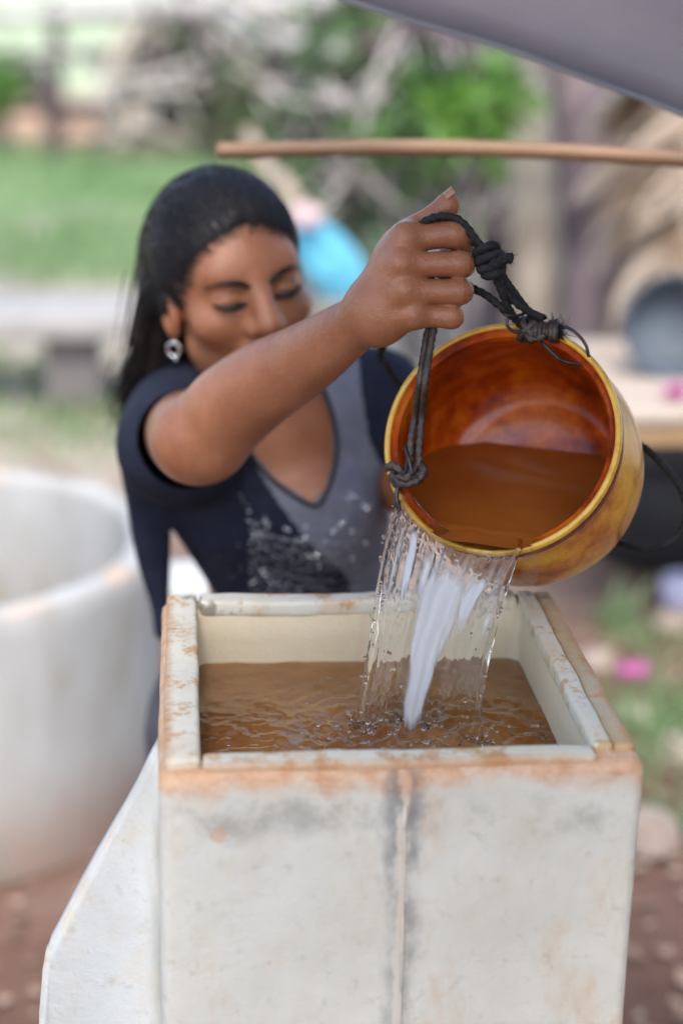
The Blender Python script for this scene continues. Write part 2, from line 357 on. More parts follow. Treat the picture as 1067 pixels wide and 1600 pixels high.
# ------------------------------------------------------------------ SETTING: ground
def ground():
    n = 150; V = []; Fc = []
    xs = np.concatenate([-np.geomspace(120, .2, 40), np.linspace(-.15, .15, 5), np.geomspace(.2, 120, 40)])*1.0
    ys = np.concatenate([np.linspace(-8, 0, 12), np.linspace(.15, 14, 90), np.geomspace(14.6, 220, 30)])
    for y in ys:
        for x in xs:
            z = GZ+.012*mnoise.noise(Vector((x*2, y*2, 0)))+.05*mnoise.noise(Vector((x*.3, y*.3, 3)))*min(1, max(0, (y-3)/6))
            V.append((x, y, z))
    nx = len(xs); Fc = [(j*nx+i, j*nx+i+1, (j+1)*nx+i+1, (j+1)*nx+i) for j in range(len(ys)-1) for i in range(nx-1)]
    m, N, L, B = newmat('ground_soil')
    a = nz(N, L, 3, 6, .65); soil = ramp(N, [(.3, (.125, .068, .050)), (.55, (.20, .115, .085)), (.75, (.30, .205, .165))]); L.new(a.outputs[0], soil.inputs[0])
    tc = N.new('ShaderNodeTexCoord'); sp = N.new('ShaderNodeSeparateXYZ'); L.new(tc.outputs['Object'], sp.inputs[0])
    b = nz(N, L, 1.1, 5, .6, w=5); yy = mth(N, L, 'ADD', sp.outputs[1], mth(N, L, 'MULTIPLY', mth(N, L, 'SUBTRACT', b.outputs[0], .5), 3))
    pale = mixc(N, L, b.outputs[0], (.42, .36, .29), (.56, .52, .43))
    col = mixc(N, L, smst(N, L, yy, 2.6, 5.0), soil.outputs[0], pale)
    gr = mixc(N, L, smst(N, L, a.outputs[0], .35, .65), (.11, .23, .07), (.40, .46, .27))
    col = mixc(N, L, mth(N, L, 'MULTIPLY', smst(N, L, yy, 6.9, 7.6), smst(N, L, sp.outputs[0], 1.6, .2)), col, gr)
    rd = mixc(N, L, a.outputs[0], (.42, .24, .15), (.60, .42, .30))
    col = mixc(N, L, smst(N, L, yy, 11.6, 12.4), col, rd)
    fg = mixc(N, L, a.outputs[0], (.34, .42, .24), (.56, .62, .44))
    col = mixc(N, L, smst(N, L, yy, 15.5, 18), col, fg)
    L.new(col, B.inputs['Base Color']); B.inputs['Roughness'].default_value = .95; B.inputs['Specular IOR Level'].default_value = .15
    h = nz(N, L, 25, 6, .7); bump(N, L, h.outputs[0], 1, .02, B)
    tag(pyd('ground', V, Fc, m), kind='structure')
ground()

# ------------------------------------------------------------------ the cement filter box
W = 0.36
def filter_box():
    root = empty('water_filter', (W/2, W/2, GZ), 'pale cement filter box with rust stained rim, open on top, full of brown water', 'water filter')
    # body: outer shell with rounded corners, an inner well; built ring by ring so stains and slight waves follow real geometry
    def ring(x0, x1, y0, y1, r, z, n=7, k=26):
        pts = []
        for (cx, cy, a0) in ((x1-r, y0+r, -90), (x1-r, y1-r, 0), (x0+r, y1-r, 90), (x0+r, y0+r, 180)):
            for i in range(n):
                a = math.radians(a0+90*i/(n-1)); pts.append(Vector((cx+r*math.cos(a), cy+r*math.sin(a), z)))
        out = []
        for i, p in enumerate(pts):      # subdivide the straight runs
            q = pts[(i+1) % len(pts)]; out.append(p)
            if (q-p).length > .08:
                for j in range(1, k): out.append(p.lerp(q, j/k))
        return out
    rings = []
    zs = [GZ]+list(np.linspace(GZ+.02, -.05, 34))+[-.035, -.022, -.014]
    for z in zs:
        tp = .0*(z)      # the mould is almost straight
        s = .004*(-z)
        rings.append(ring(0+tp-.0, W+s*-3.0, 0, W, .010, z))
    for a in (20, 45, 70, 90):
        o = .010*(1-math.cos(math.radians(a))); rings.append(ring(o, W-o, o, W-o, .010, -.010+.010*math.sin(math.radians(a))))
    rings.append(ring(.020, W-.020, .017, W-.02, .012, .0))
    rings.append(ring(.028, W-.030, .022, W-.029, .012, -.0005))
    rings.append(ring(.031, W-.034, .026, W-.033, .012, -.006))
    for z in (-.03, -.06, -.1, -.22): rings.append(ring(.032, W-.036+.06*z*-.0, .027, W-.034, .012, z))
    V = [p for r in rings for p in r]; n = len(rings[0])
    for i, p in enumerate(V):
        nn = mnoise.noise_vector(p*9)*.0012+mnoise.noise_vector(p*45)*.0005; V[i] = p+nn
    Fc = [(i*n+j, i*n+(j+1) % n, (i+1)*n+(j+1) % n, (i+1)*n+j) for i in range(len(rings)-1) for j in range(n)]
    Fc.append(tuple(range((len(rings)-1)*n, len(rings)*n)))
    pyd('body', V, Fc, M_body, root)
    # casting seam down the front face
    sp = [Vector((.1805+.002*math.sin(t*9)-.010*t, -.0005, -.03-.95*t)) for t in np.linspace(0, 1, 40)]
    MB().tube(sp, [.0016+.0004*math.sin(i*1.7) for i in range(40)], 8).build('casting_seam', M_body, root)
    # rim lips
    def lip(name, lo, hi, mat, ax):
        bm = bmesh.new(); bmesh.ops.create_cube(bm, size=1); lo, hi = Vector(lo), Vector(hi)
        for v in bm.verts: v.co = Vector([lo[i]+(v.co[i]+.5)*(hi[i]-lo[i]) for i in range(3)])
        bmesh.ops.subdivide_edges(bm, edges=[e for e in bm.edges if abs((e.verts[0].co-e.verts[1].co)[ax]) > .1], cuts=34)
        be = [e for e in bm.edges if abs((e.verts[0].co-e.verts[1].co)[ax]) > .004 or all(abs(v.co[ax]-lo[ax]) < 1e-5 or abs(v.co[ax]-hi[ax]) < 1e-5 for v in e.verts)]
        be = [e for e in be if e.is_manifold and e.calc_face_angle(0) > .5]
        bmesh.ops.bevel(bm, geom=be, offset=.0038, segments=4, affect='EDGES', profile=.5)
        for v in bm.verts:
            v.co += mnoise.noise_vector(v.co*14)*.0016+mnoise.noise_vector(v.co*50)*.0007
            if v.co.z > 0: v.co.z += .0016*mnoise.noise(v.co*7+Vector((3, 1, 0)))
        me = bpy.data.meshes.new(name); bm.to_mesh(me); bm.free()
        return link(name, me, mat, root)
    lip('rim_lip', (.0045, .010, -.008), (.0315, W-.012, .0070), M_lip, 1)
    lip('rim_lip', (.033, .0045, -.008), (W-.036, .0265, .0045), M_lip, 0)
    lip('rim_lip', (.034, W-.034, -.008), (W-.038, W-.010, .0065), M_lip, 0)
    lip('rim_lip', (W-.0365, .018, -.008), (W-.021, W-.016, .0075), M_lip, 1)
    lip('rim_crust', (W-.0205, .020, -.008), (W-.004, W-.014, .0055), M_lipr, 1)
    # slanted housing at the left side (covers the outlet pipe)
    def wy(px, py, Y): v = P(px, py, 1)-CAM; q = CAM+v*((Y-CAM.y)/v.y); return (q.x, q.z)
    Yw = .085; a_, b_, c_ = wy(247, 1160, Yw), wy(72, 1490, Yw), wy(62, 1600, Yw)
    prof = [(0.002, a_[1]), b_, (b_[0]-.003, b_[1]-.012), c_, (c_[0]-.02, GZ), (0.002, GZ)]
    bm = bmesh.new()
    y0, y1 = .085, .112
    a = [bm.verts.new((x, y0, z)) for x, z in prof]; b = [bm.verts.new((x, y1, z)) for x, z in prof]
    bm.faces.new(a); bm.faces.new(b[::-1]); n = len(prof)
    for i in range(n): bm.faces.new((a[(i+1) % n], a[i], b[i], b[(i+1) % n]))
    bmesh.ops.recalc_face_normals(bm, faces=bm.faces[:])
    bmesh.ops.bevel(bm, geom=[e for e in bm.edges if all(v.co.x < .0 or v.co.z > -.13 for v in e.verts)], offset=.006, segments=3, affect='EDGES')
    bmesh.ops.subdivide_edges(bm, edges=[e for e in bm.edges if e.calc_length() > .1], cuts=10, use_grid_fill=True)
    for v in bm.verts: v.co += mnoise.noise_vector(v.co*12)*.0025*(1 if v.co.x < -.01 else 0)
    me = bpy.data.meshes.new('outlet_housing'); bm.to_mesh(me); bm.free()
    link('outlet_housing', me, M_wing, root)
    return root
filter_box()

# ------------------------------------------------------------------ pot pose (opening circle centre, normal)
POT_C = P(782, 684, 1.520); POT_R = .1005
_el, _az = math.radians(31), math.radians(26)
PN = Vector((-math.sin(_az)*math.cos(_el), -math.cos(_az)*math.cos(_el), math.sin(_el)))     # out of the opening
PU = (Vector((0, 0, 1))-PN*PN.z).normalized(); PS = PU.cross(PN).normalized()               # in-plane up, side
def potpt(ang, r=POT_R, u=0.0):
    """ang from the lowest rim point, positive towards picture right"""
    s = PS if PS.dot(RT) > 0 else -PS
    return POT_C-PN*u-PU*(r*math.cos(ang))+s*(r*math.sin(ang))
def rimplane(px, py, off=0.0):
    v = F+RT*((px-533.5)/FPX)-UP*((py-800)/FPX)
    return CAM+v*((POT_C+PN*off-CAM).dot(PN)/v.dot(PN))

def pot():
    root = empty('cooking_pot', POT_C, 'yellow and rust brown enamel pot tipped over the filter box, pouring water', 'pot')
    zdir = -PN; x = PS if PS.dot(RT) > 0 else -PS; y = zdir.cross(x)
    def loc(V): return [POT_C+x*v.x+y*v.y+zdir*v.z for v in V]
    outer = [(.000, .0975), (-.0022, .1000), (-.0012, .1028), (.0030, .1036), (.0060, .1024)]
    V, Fc = lathe_v([(-.0008, .0974), (-.0018, .0984), (-.0024, .0998), (-.0014, .1020), (.0012, .1032), (.0040, .1028), (.0058, .1014)], 128)
    pyd('rim', loc(V), Fc, M_potrim, root)
    V, Fc = lathe_v([(.0056, .1016), (.0070, .1004), (.0088, .1022), (.0108, .1030), (.0126, .1020), (.0136, .1004), (.0152, .1018), (.0172, .1020), (.0192, .1004), (.0205, .0996)], 128)
    pyd('rim_groove', loc(V), Fc, M_groove, root)
    pr = [(.0195, .1002), (.023, .0990), (.029, .0984), (.036, .0990), (.044, .1012), (.056, .1045), (.072, .1068), (.088, .1072), (.106, .1058), (.125, .1020), (.140, .0960), (.152, .0860), (.160, .0740), (.164, .060), (.165, .04), (.165, .0)]
    V, Fc = lathe_v(pr, 128)
    V = [v+Vector(mnoise.noise_vector(v*22))*.0008 for v in V]
    pyd('pot_body', loc(V), Fc, M_pot, root)
    pi = [(-.0008, .0975), (.0010, .0960), (.0030, .0948), (.004, .0925), (.0055, .0915), (.0075, .0925), (.0095, .0905), (.0115, .0912), (.014, .0932), (.018, .0945), (.024, .0952), (.034, .0966), (.052, .1012), (.068, .1036), (.084, .1042), (.104, .1028), (.122, .1000), (.134, .094), (.142, .087), (.1465, .081), (.1475, .077), (.150, .073), (.159, .060), (.161, .04), (.161, .0)]
    V, Fc = lathe_v(pi, 128)
    pyd('pot_lining', loc(V), [f[::-1] for f in Fc], M_potin, root)
    return pi
POT_INNER = pot()

# water lying in the pot: a surface from the lip back to the pot's floor
LIPZ = potpt(math.radians(-6), .0965).z+.0055
def pot_water():
    def inner_r(u):
        us = [a for a, b in POT_INNER[1:]]; return float(np.interp(u, us, [b for a, b in POT_INNER[1:]]))
    x = PS if PS.dot(RT) > 0 else -PS
    lipc = potpt(math.radians(0), .0985); lipc.z = LIPZ
    hd = Vector((-PN.x, -PN.y, 0)).normalized()          # into the pot, horizontal
    sl = math.tan(math.radians(7.5))                      # the surge pushes the surface up at the back
    sd_ = Vector((0, 0, 1)).cross(hd).normalized()
    if sd_.dot(RT) < 0: sd_ = -sd_
    def inside(p):
        q = p-POT_C; u = -q.dot(PN); rr = (q+PN*u).length
        return rr < max(inner_r(max(u, 0)), .0995 if u < .004 else (.0960 if u < .018 else 0))+.0012 and u < .1615 and u > -.012
    V = []; Fc = []; rows = 60; cols = 48; prev = None
    for i in range(rows+1):
        t = i/rows*.215-.014
        base = lipc+hd*(t-.001)+Vector((0, 0, sl*t))
        def lim(sg):
            lo, hi = 0.0, .13
            if not inside(base+sd_*sg*.0005): return None
            for _ in range(24):
                m = (lo+hi)/2
                if inside(base+sd_*sg*m): lo = m
                else: hi = m
            return lo
        a, b = lim(-1), lim(1)
        if a is None or b is None:
            if prev is None: continue
            break
        prev = i; row = []
        for j in range(cols+1):
            s = -a+(a+b)*j/cols; p = base+sd_*s
            p = p+Vector((0, 0, .0007*mnoise.noise(Vector((p.x*40, p.y*14, 1)))))
            V.append(p+Vector((0, 0, .001)))
    nrow = len(V)//(cols+1)
    Fc = [(i*(cols+1)+j, i*(cols+1)+j+1, (i+1)*(cols+1)+j+1, (i+1)*(cols+1)+j) for i in range(nrow-1) for j in range(cols)]
    o = pyd('pot_water', V, Fc, M_potw)
    tag(o, 'orange brown water lying in the tipped pot', 'water', kind='thing')
    # where it climbs over the lip
    V = []; nu, nv = 70, 12
    for i in range(nu+1):
        f = i/nu; ang = math.radians(-60+92*f); c = potpt(ang, .0985, -.0010); w_ = min(1, f/.12, (1-f)/.12)
        inn = potpt(ang, .0985, -.0010)+hd*.026; t_ = (inn-lipc).dot(hd); inn.z = LIPZ+sl*t_+.0012
        top_ = Vector(c); 
        for j in range(nv+1):
            g = j/nv; p = inn.lerp(top_, g); p.z = inn.z+(top_.z+.0012-inn.z)*(g*g); p.z += .0006*mnoise.noise(Vector((p.x*60, p.y*40, 3))); V.append(p)
    Fc = [(i*(nv+1)+j, (i+1)*(nv+1)+j, (i+1)*(nv+1)+j+1, i*(nv+1)+j+1) for i in range(nu) for j in range(nv)]
    pyd('lip_swell', V, Fc, M_potw, o)
pot_water()

# ------------------------------------------------------------------ tank water
TZ = -.052
IMP = [G(560, 1135, TZ), G(640, 1130, TZ), G(745, 1155, TZ)]
def tank_water():
    n = 260; V = []; xs = np.linspace(.0315, W-.0355, n); ys = np.linspace(.0265, W-.0335, n)
    X, Y = np.meshgrid(xs, ys); Z = np.zeros_like(X)
    for (c, a, k) in ((IMP[0], .0018, 420), (IMP[1], .0022, 360), (IMP[2], .0020, 440), (Vector((.12, .17, 0)), .0010, 300)):
        R = np.hypot(X-c.x, Y-c.y); Z += 1.2*a*np.cos(R*k*.8+1.2*np.sin(X*70)+np.sin(Y*55))*np.exp(-R/.032)*(1-.5*np.exp(-R/.01))
    for i in range(n):
        for j in range(n):
            p = Vector((X[i, j], Y[i, j], 0)); near = math.exp(-min((p-Vector((c.x, c.y, 0))).length for c in IMP)/.07)
            calm = max(0, 1-abs(p.x-.33)/.09) if p.x > .24 else 0
            lf = math.exp(-((p.x-.13)/.07)**2-((p.y-.12)/.08)**2); q = p+Vector(mnoise.noise_vector(p*14))*.03; rdg = 1-abs(mnoise.noise(q*38+Vector((0, 0, 2))))*2
            Z[i, j] += .0060*near*mnoise.fractal(p*44, .6, 2.0, 3)*.5+.0020*mnoise.noise(Vector((q.x*13, q.y*13, 4)))+.0022*lf*max(0, rdg)**3+.0007*lf*mnoise.noise(p*120)+.0004*mnoise.noise(p*60)
    V = np.stack([X.ravel(), Y.ravel(), (TZ+Z).ravel()], 1)
    idx = np.arange(n*n).reshape(n, n)
    Fc = np.stack([idx[:-1, :-1].ravel(), idx[:-1, 1:].ravel(), idx[1:, 1:].ravel(), idx[1:, :-1].ravel()], 1)
    o = pyd('tank_water', V, Fc, M_tankw); tag(o, 'murky brown rippled water standing inside the cement filter box', 'water', kind='thing')
tank_water()

# ------------------------------------------------------------------ the falling water
def ico(c, r, sub=2, sc_=(1, 1, 1)):
    bm = bmesh.new(); bmesh.ops.create_icosphere(bm, subdivisions=sub, radius=r)
    V = [Vector((v.co.x*sc_[0], v.co.y*sc_[1], v.co.z*sc_[2]))+Vector(c) for v in bm.verts]; Fc = [tuple(v.index for v in f.verts) for f in bm.faces]; bm.free()
    return V, Fc
def stream():
    root = empty('pouring_water', IMP[1], 'clear sheet of water pouring from the tipped pot lip down into the filter box', 'water')
    aL, aR = math.radians(-52), math.radians(22)
    def target(s):
        pts = [(0, G(556, 1135, TZ)), (.3, G(606, 1132, TZ)), (.62, G(662, 1130, TZ)), (1, G(742, 1158, TZ))]
        for (a, p), (b, q) in zip(pts, pts[1:]):
            if s <= b: return p.lerp(q, (s-a)/(b-a))
        return pts[-1][1]
    hout = Vector((PN.x, PN.y, 0)).normalized()
    def traj(s, t):
        """s across 0..1 (t<0 : over the rim, t 0..1 : falling)"""
        ang = aL+(aR-aL)*s
        top = potpt(ang, .1000, -.004)+Vector((0, 0, .0)); top.z += .0015
        if t < 0:
            ins = potpt(ang, .0885, .007); ins.z = max(ins.z, LIPZ+.0006); f = 1+t/.12
            return ins.lerp(top, min(1, max(0, f)))
        e = target(s)-Vector((0, 0, .004)); p = top.lerp(e, t)
        lat = t*(.0045*mnoise.noise(Vector((t*2.4, s*1.6, 5)))+.0014*mnoise.noise(Vector((t*8, s*3, 2)))); p += RT*lat; dz = top.z-e.z; p.z = top.z-dz*(.38*t+.62*t*t)
        return p
    # thickness profile across the sheet: a rope on each edge, streaks between
    nu, nv = 150, 190
    def grid_mesh(name, fth, mat, s0=0, s1=1, t0=-.10, t1=1.0, nu=nu, nv=nv, off=None):
        Fp = []; Bp = []; uv = []
        ts = [t0+(t1-t0)*j/nv for j in range(nv+1)]
        for j, t in enumerate(ts):
            for i in range(nu+1):
                s = s0+(s1-s0)*i/nu; p = traj(s, t)
                ds = (traj(min(s+.01, 1), t)-traj(max(s-.01, 0), t)); dt = traj(s, t+.01)-traj(s, t-.01 if t > .01 else t)
                nn = ds.cross(dt); nn = nn.normalized() if nn.length > 1e-9 else Vector((0, -1, 0))
                if nn.dot(F) > 0: nn = -nn
                th = fth(s, t)
                wv = off(s, t) if off else 0
                e = min(1, (i/nu)/.012, (1-i/nu)/.012); e = math.sqrt(max(e, 0))
                Fp.append(p+nn*(wv+th*e)); Bp.append(p+nn*(wv-th*e*.8)); uv.append((s, t))
        k = nu+1; n = len(Fp); Fc = []
        for j in range(nv):
            for i in range(nu):
                a = j*k+i; Fc.append((a, a+k, a+k+1, a+1)); b = a+n; Fc.append((b, b+1, b+k+1, b+k))
        for j in range(nv):
            a = j*k; Fc.append((a, a+n, a+k+n, a+k)); a = j*k+nu; Fc.append((a, a+k, a+k+n, a+n))
        for i in range(nu):
            a = i; Fc.append((a, a+1, a+1+n, a+n)); a = nv*k+i; Fc.append((a, a+n, a+1+n, a+1))
        o = pyd(name, Fp+Bp, Fc, mat, root)
        uvl = o.data.uv_layers.new(name='UVMap'); li = np.zeros(len(o.data.loops), int); o.data.loops.foreach_get('vertex_index', li)
        allu = np.array(uv+uv); uvl.data.foreach_set('uv', allu[li].ravel())
        return o
    def bumpf(s, c, w): return math.exp(-((s-c)/w)**2)
    def wave(s, t):
        tt = max(t, 0); am = min(1, tt*5)
        return am*(.0016*mnoise.noise(Vector((s*9, t*1.8, 3)))+.0010*mnoise.noise(Vector((s*17+t*2, t*2.4, 8)))+.00025*mnoise.noise(Vector((s*26, t*8, 5)))+.006*bumpf(s, .55+.05*t, .10)*(1-tt*.4))
    def fth(s, t):
        tt = max(t, 0); am = min(1, .25+tt*5)
        left = .0026*bumpf(s, .03+.01*math.sin(t*11), .022+.01*tt)+.0009*bumpf(s, .13+.015*math.sin(t*7+1), .05)+.0006*bumpf(s, .24-.03*t, .04)
        right = .0030*bumpf(s, .975+.008*math.sin(t*16), .016)*(1+.35*math.sin(t*34))
        midr = .0013*bumpf(s, .42, .05)+.001*bumpf(s, .70, .03)
        st = .0008*abs(mnoise.noise(Vector((s*15, t*1.5, 0))))+.0009*max(0, mnoise.noise(Vector((s*22, t*5, 4))))*.5
        bead = .0008*max(0, mnoise.noise(Vector((s*40, t*26, 9))))*(1.5 if s < .3 else .6)
        return .0007+am*(left+right+midr+st+bead)
    grid_mesh('water_sheet', fth, M_water, off=wave)
    # bright sky reflection painted as white over the middle of the sheet
    def sky_sheen(s, t):
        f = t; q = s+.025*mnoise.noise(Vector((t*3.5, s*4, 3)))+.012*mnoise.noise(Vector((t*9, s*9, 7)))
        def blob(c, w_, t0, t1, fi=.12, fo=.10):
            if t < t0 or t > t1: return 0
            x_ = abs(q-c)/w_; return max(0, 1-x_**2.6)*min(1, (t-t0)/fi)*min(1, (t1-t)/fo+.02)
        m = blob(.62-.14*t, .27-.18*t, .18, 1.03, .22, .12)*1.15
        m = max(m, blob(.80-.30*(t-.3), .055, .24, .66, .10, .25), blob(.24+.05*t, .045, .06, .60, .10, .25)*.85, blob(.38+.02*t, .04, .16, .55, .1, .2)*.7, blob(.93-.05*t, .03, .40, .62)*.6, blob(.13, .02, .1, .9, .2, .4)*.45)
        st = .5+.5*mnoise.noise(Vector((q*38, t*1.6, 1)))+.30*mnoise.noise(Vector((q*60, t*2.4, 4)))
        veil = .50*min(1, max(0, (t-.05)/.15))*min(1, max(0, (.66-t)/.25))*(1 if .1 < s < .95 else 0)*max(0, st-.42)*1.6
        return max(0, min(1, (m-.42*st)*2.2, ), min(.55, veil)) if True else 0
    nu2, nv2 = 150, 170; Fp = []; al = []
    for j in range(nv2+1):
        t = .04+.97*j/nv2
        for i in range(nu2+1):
            s = .08+.88*i/nu2; a_ = sky_sheen(s, t)
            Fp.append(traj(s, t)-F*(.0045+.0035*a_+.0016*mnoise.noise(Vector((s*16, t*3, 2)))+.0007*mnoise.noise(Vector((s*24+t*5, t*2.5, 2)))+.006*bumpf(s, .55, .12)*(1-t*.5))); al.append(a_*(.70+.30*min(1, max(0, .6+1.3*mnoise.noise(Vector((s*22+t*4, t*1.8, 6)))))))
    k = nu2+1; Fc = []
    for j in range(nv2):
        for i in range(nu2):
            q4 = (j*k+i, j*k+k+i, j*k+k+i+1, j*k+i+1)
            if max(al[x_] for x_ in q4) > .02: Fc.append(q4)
    o = pyd('painted_sheen', Fp, Fc, M_sheen, root)
    at = o.data.attributes.new('sky_sheen', 'FLOAT', 'POINT'); at.data.foreach_set('value', np.array(al, np.float32))
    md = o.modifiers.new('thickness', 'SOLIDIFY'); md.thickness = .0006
    # droplets and strands riding on the sheet's edges
    mb = MB()
    for _ in range(70):
        s = random.choice([random.gauss(.02, .02), random.gauss(.05, .04), random.gauss(.98, .015), random.uniform(.1, .9)]); t = random.uniform(.08, 1)
        p = traj(min(1.02, max(-.03, s)), t)-F*random.uniform(.0, .006); r = random.choice([.0007, .0009, .0013, .0017])
        V, Fc = ico(p, r, 2, (1, 1, random.uniform(1, 2.2))); mb.add(V, Fc)
    o = mb.build('droplets', M_water, root); o['kind'] = 'stuff'
    # bubbles and splashes on the tank water
    mb = MB()
    spots = [(569, 1160, .0042), (590, 1168, .0025), (640, 1163, .0022), (665, 1158, .003), (700, 1150, .003), (720, 1160, .0025), (835, 1133, .0035), (848, 1151, .0035), (800, 1150, .002), (358, 1163, .0018), (360, 1152, .0013), (776, 1165, .0025), (806, 1170, .003)]
    for px, py, r in spots:
        V, Fc = ico(G(px, py, TZ+r*.3), r, 3, (1, 1, .8)); mb.add(V, Fc)
    for _ in range(70):
        c = random.choice(IMP); a = random.uniform(0, 6.28); rr = abs(random.gauss(0, .035)); p = Vector((c.x+rr*math.cos(a), c.y+rr*math.sin(a)*.9, TZ+random.uniform(.001, .006)))
        if not (.04 < p.x < W-.045 and .035 < p.y < W-.04): continue
        V, Fc = ico(p, random.choice([.0006, .0009, .0013, .0018]), 2); mb.add(V, Fc)
    o = mb.build('splash_bubbles', M_water, root); o['kind'] = 'stuff'
    # crowns of water thrown up where the sheet lands
    mb = MB()
    for c in IMP:
        for q in range(9):
            a = random.uniform(0, 6.28); r0 = random.uniform(.004, .020); h = random.uniform(.003, .011)
            p0 = Vector((c.x+r0*math.cos(a), c.y+r0*math.sin(a), TZ-.001)); dr = Vector((math.cos(a), math.sin(a), 0))
            mb.tube([p0, p0+dr*.002+Vector((0, 0, h*.6)), p0+dr*.005+Vector((0, 0, h)), p0+dr*.008+Vector((0, 0, h*.9))], [.0022, .0014, .0009, .0012], 8)
    o = mb.build('splash_crown', M_water, root); o['kind'] = 'stuff'
stream()
# ------------------------------------------------------------------ signed distance modelling (for the person)
import openvdb as vdb
def sdf_mesh(fn, lo, hi, h):
    lo = np.array(lo, float); hi = np.array(hi, float); B = 8
    nb = np.ceil((hi-lo)/(h*B)).astype(int)
    bi = np.stack(np.meshgrid(*[np.arange(k) for k in nb], indexing='ij'), -1).reshape(-1, 3)
    cen = lo+(bi+.5)*B*h-.5*h
    d = fn(cen); act = np.abs(d) < B*h*.88*1.25+h*1.5
    g = vdb.FloatGrid(background=3*h)
    for b in bi[(~act) & (d < 0)]:
        a = b*B; g.fill(tuple(int(x) for x in a), tuple(int(x) for x in a+B-1), -3*h)
    loc = np.stack(np.meshgrid(*[np.arange(B)]*3, indexing='ij'), -1).reshape(-1, 3)
    ab = bi[act]
    for k in range(0, len(ab), 400):
        ch = ab[k:k+400]; pts = (lo+(ch[:, None, :]*B+loc[None])*h).reshape(-1, 3)
        v = fn(pts).reshape(len(ch), B, B, B).astype(np.float32)
        v = np.clip(v, -3*h, 3*h)
        for b, a in zip(ch, v): g.copyFromArray(a, ijk=tuple(int(x) for x in b*B))
    V, Q = g.convertToQuads(isovalue=0.0)
    V = np.asarray(V)*h+lo
    return V, np.asarray(Q)[:, ::-1]
def A(v): return np.array([v[0], v[1], v[2]])
def rc(p, a, b, ra, rb):
    a = A(a); b = A(b); ba = b-a; pa = p-a
    t = np.clip((pa@ba)/max(ba@ba, 1e-12), 0, 1)
    return np.linalg.norm(pa-t[:, None]*ba, axis=1)-(ra+(rb-ra)*t)
def ell(p, c, r, R=None):
    q = p-A(c)
    if R is not None: q = q@R
    r = np.array(r); k0 = np.linalg.norm(q/r, axis=1); k1 = np.linalg.norm(q/(r*r), axis=1)
    return k0*(k0-1)/np.maximum(k1, 1e-9)
def smin(a, b, k):
    h = np.maximum(k-np.abs(a-b), 0)/k
    return np.minimum(a, b)-h*h*k*.25
def smax(a, b, k): return -smin(-a, -b, k)
def chain(p, pts, k=.012, sub=5):
    """limb through the given joints: centre line and radius both follow a smooth curve"""
    if len(pts) > 2:
        n = (len(pts)-1)*sub; cs = spline([Vector(a) for a, r in pts], n); rs = spline([Vector((r, 0, 0)) for a, r in pts], n); pts = [(c, r.x) for c, r in zip(cs, rs)]
    d = None
    for (a, ra), (b, rb) in zip(pts, pts[1:]):
        e = rc(p, a, b, ra, rb); d = e if d is None else np.minimum(d, e)
    return d
def pxs(p):
    q = p-A(CAM); z = q@A(F)
    return np.stack([533.5+FPX*(q@A(RT))/z, 800-FPX*(q@A(UP))/z], 1), z
def polysd(xy, poly):
    poly = np.array(poly, float); d = np.full(len(xy), 1e9); ins = np.zeros(len(xy), bool)
    for i in range(len(poly)):
        a, b = poly[i], poly[(i+1) % len(poly)]; e = b-a; w_ = xy-a
        t = np.clip((w_@e)/(e@e), 0, 1); d = np.minimum(d, np.linalg.norm(w_-t[:, None]*e, axis=1))
        c = ((a[1] <= xy[:, 1]) != (b[1] <= xy[:, 1])); 
        with np.errstate(divide='ignore', invalid='ignore'):
            xi = a[0]+(xy[:, 1]-a[1])*e[0]/(e[1] if e[1] else 1e-9)
        ins ^= c & (xy[:, 0] < xi)
    return np.where(ins, -d, d)
def wob(p, s, seed=0):
    r = np.random.default_rng(seed); o = 0
    for i in range(6):
        k = r.normal(size=3)*s; o = o+np.sin(p@k+r.uniform(0, 6.28))
    return o/6
def tomesh(name, V, Q, mat, parent, tris=None):
    me = bpy.data.meshes.new(name)
    me.vertices.add(len(V)); me.vertices.foreach_set('co', V.astype(np.float32).ravel())
    me.loops.add(len(Q)*4); me.loops.foreach_set('vertex_index', Q.astype(np.int32).ravel())
    me.polygons.add(len(Q)); me.polygons.foreach_set('loop_start', np.arange(len(Q), dtype=np.int32)*4)
    me.update(calc_edges=True); me.validate()
    return link(name, me, mat, parent)

# --- skeleton, all in world metres
# head frame
_fh = Vector((-F.x, -F.y, 0)).normalized(); _rh = Vector((0, 0, 1)).cross(_fh).normalized()
if _rh.dot(RT) < 0: _rh = -_rh
psi, pit, rol = math.radians(24), math.radians(3), math.radians(9)
hf = (_fh*math.cos(psi)+_rh*math.sin(psi)); hx = (_rh*math.cos(psi)-_fh*math.sin(psi)); hu = Vector((0, 0, 1))
hf, hu = hf*math.cos(pit)-hu*math.sin(pit), hu*math.cos(pit)+hf*math.sin(pit)
hx, hu = hx*math.cos(rol)+hu*math.sin(rol), hu*math.cos(rol)-hx*math.sin(rol)
HR = np.stack([A(hx), A(hf), A(hu)], 1)                  # columns: local axes
HS = 1.0
HO = P(404, 457, 1.835)-hf*.083
def hl(x, y, z): return HO+hx*x*HS+hf*y*HS+hu*z*HS
def toh(p): return ((p-A(HO))@HR)/HS
def cran(q): return ell(q, (0, -.014, .026), (.0735, .092, .076))
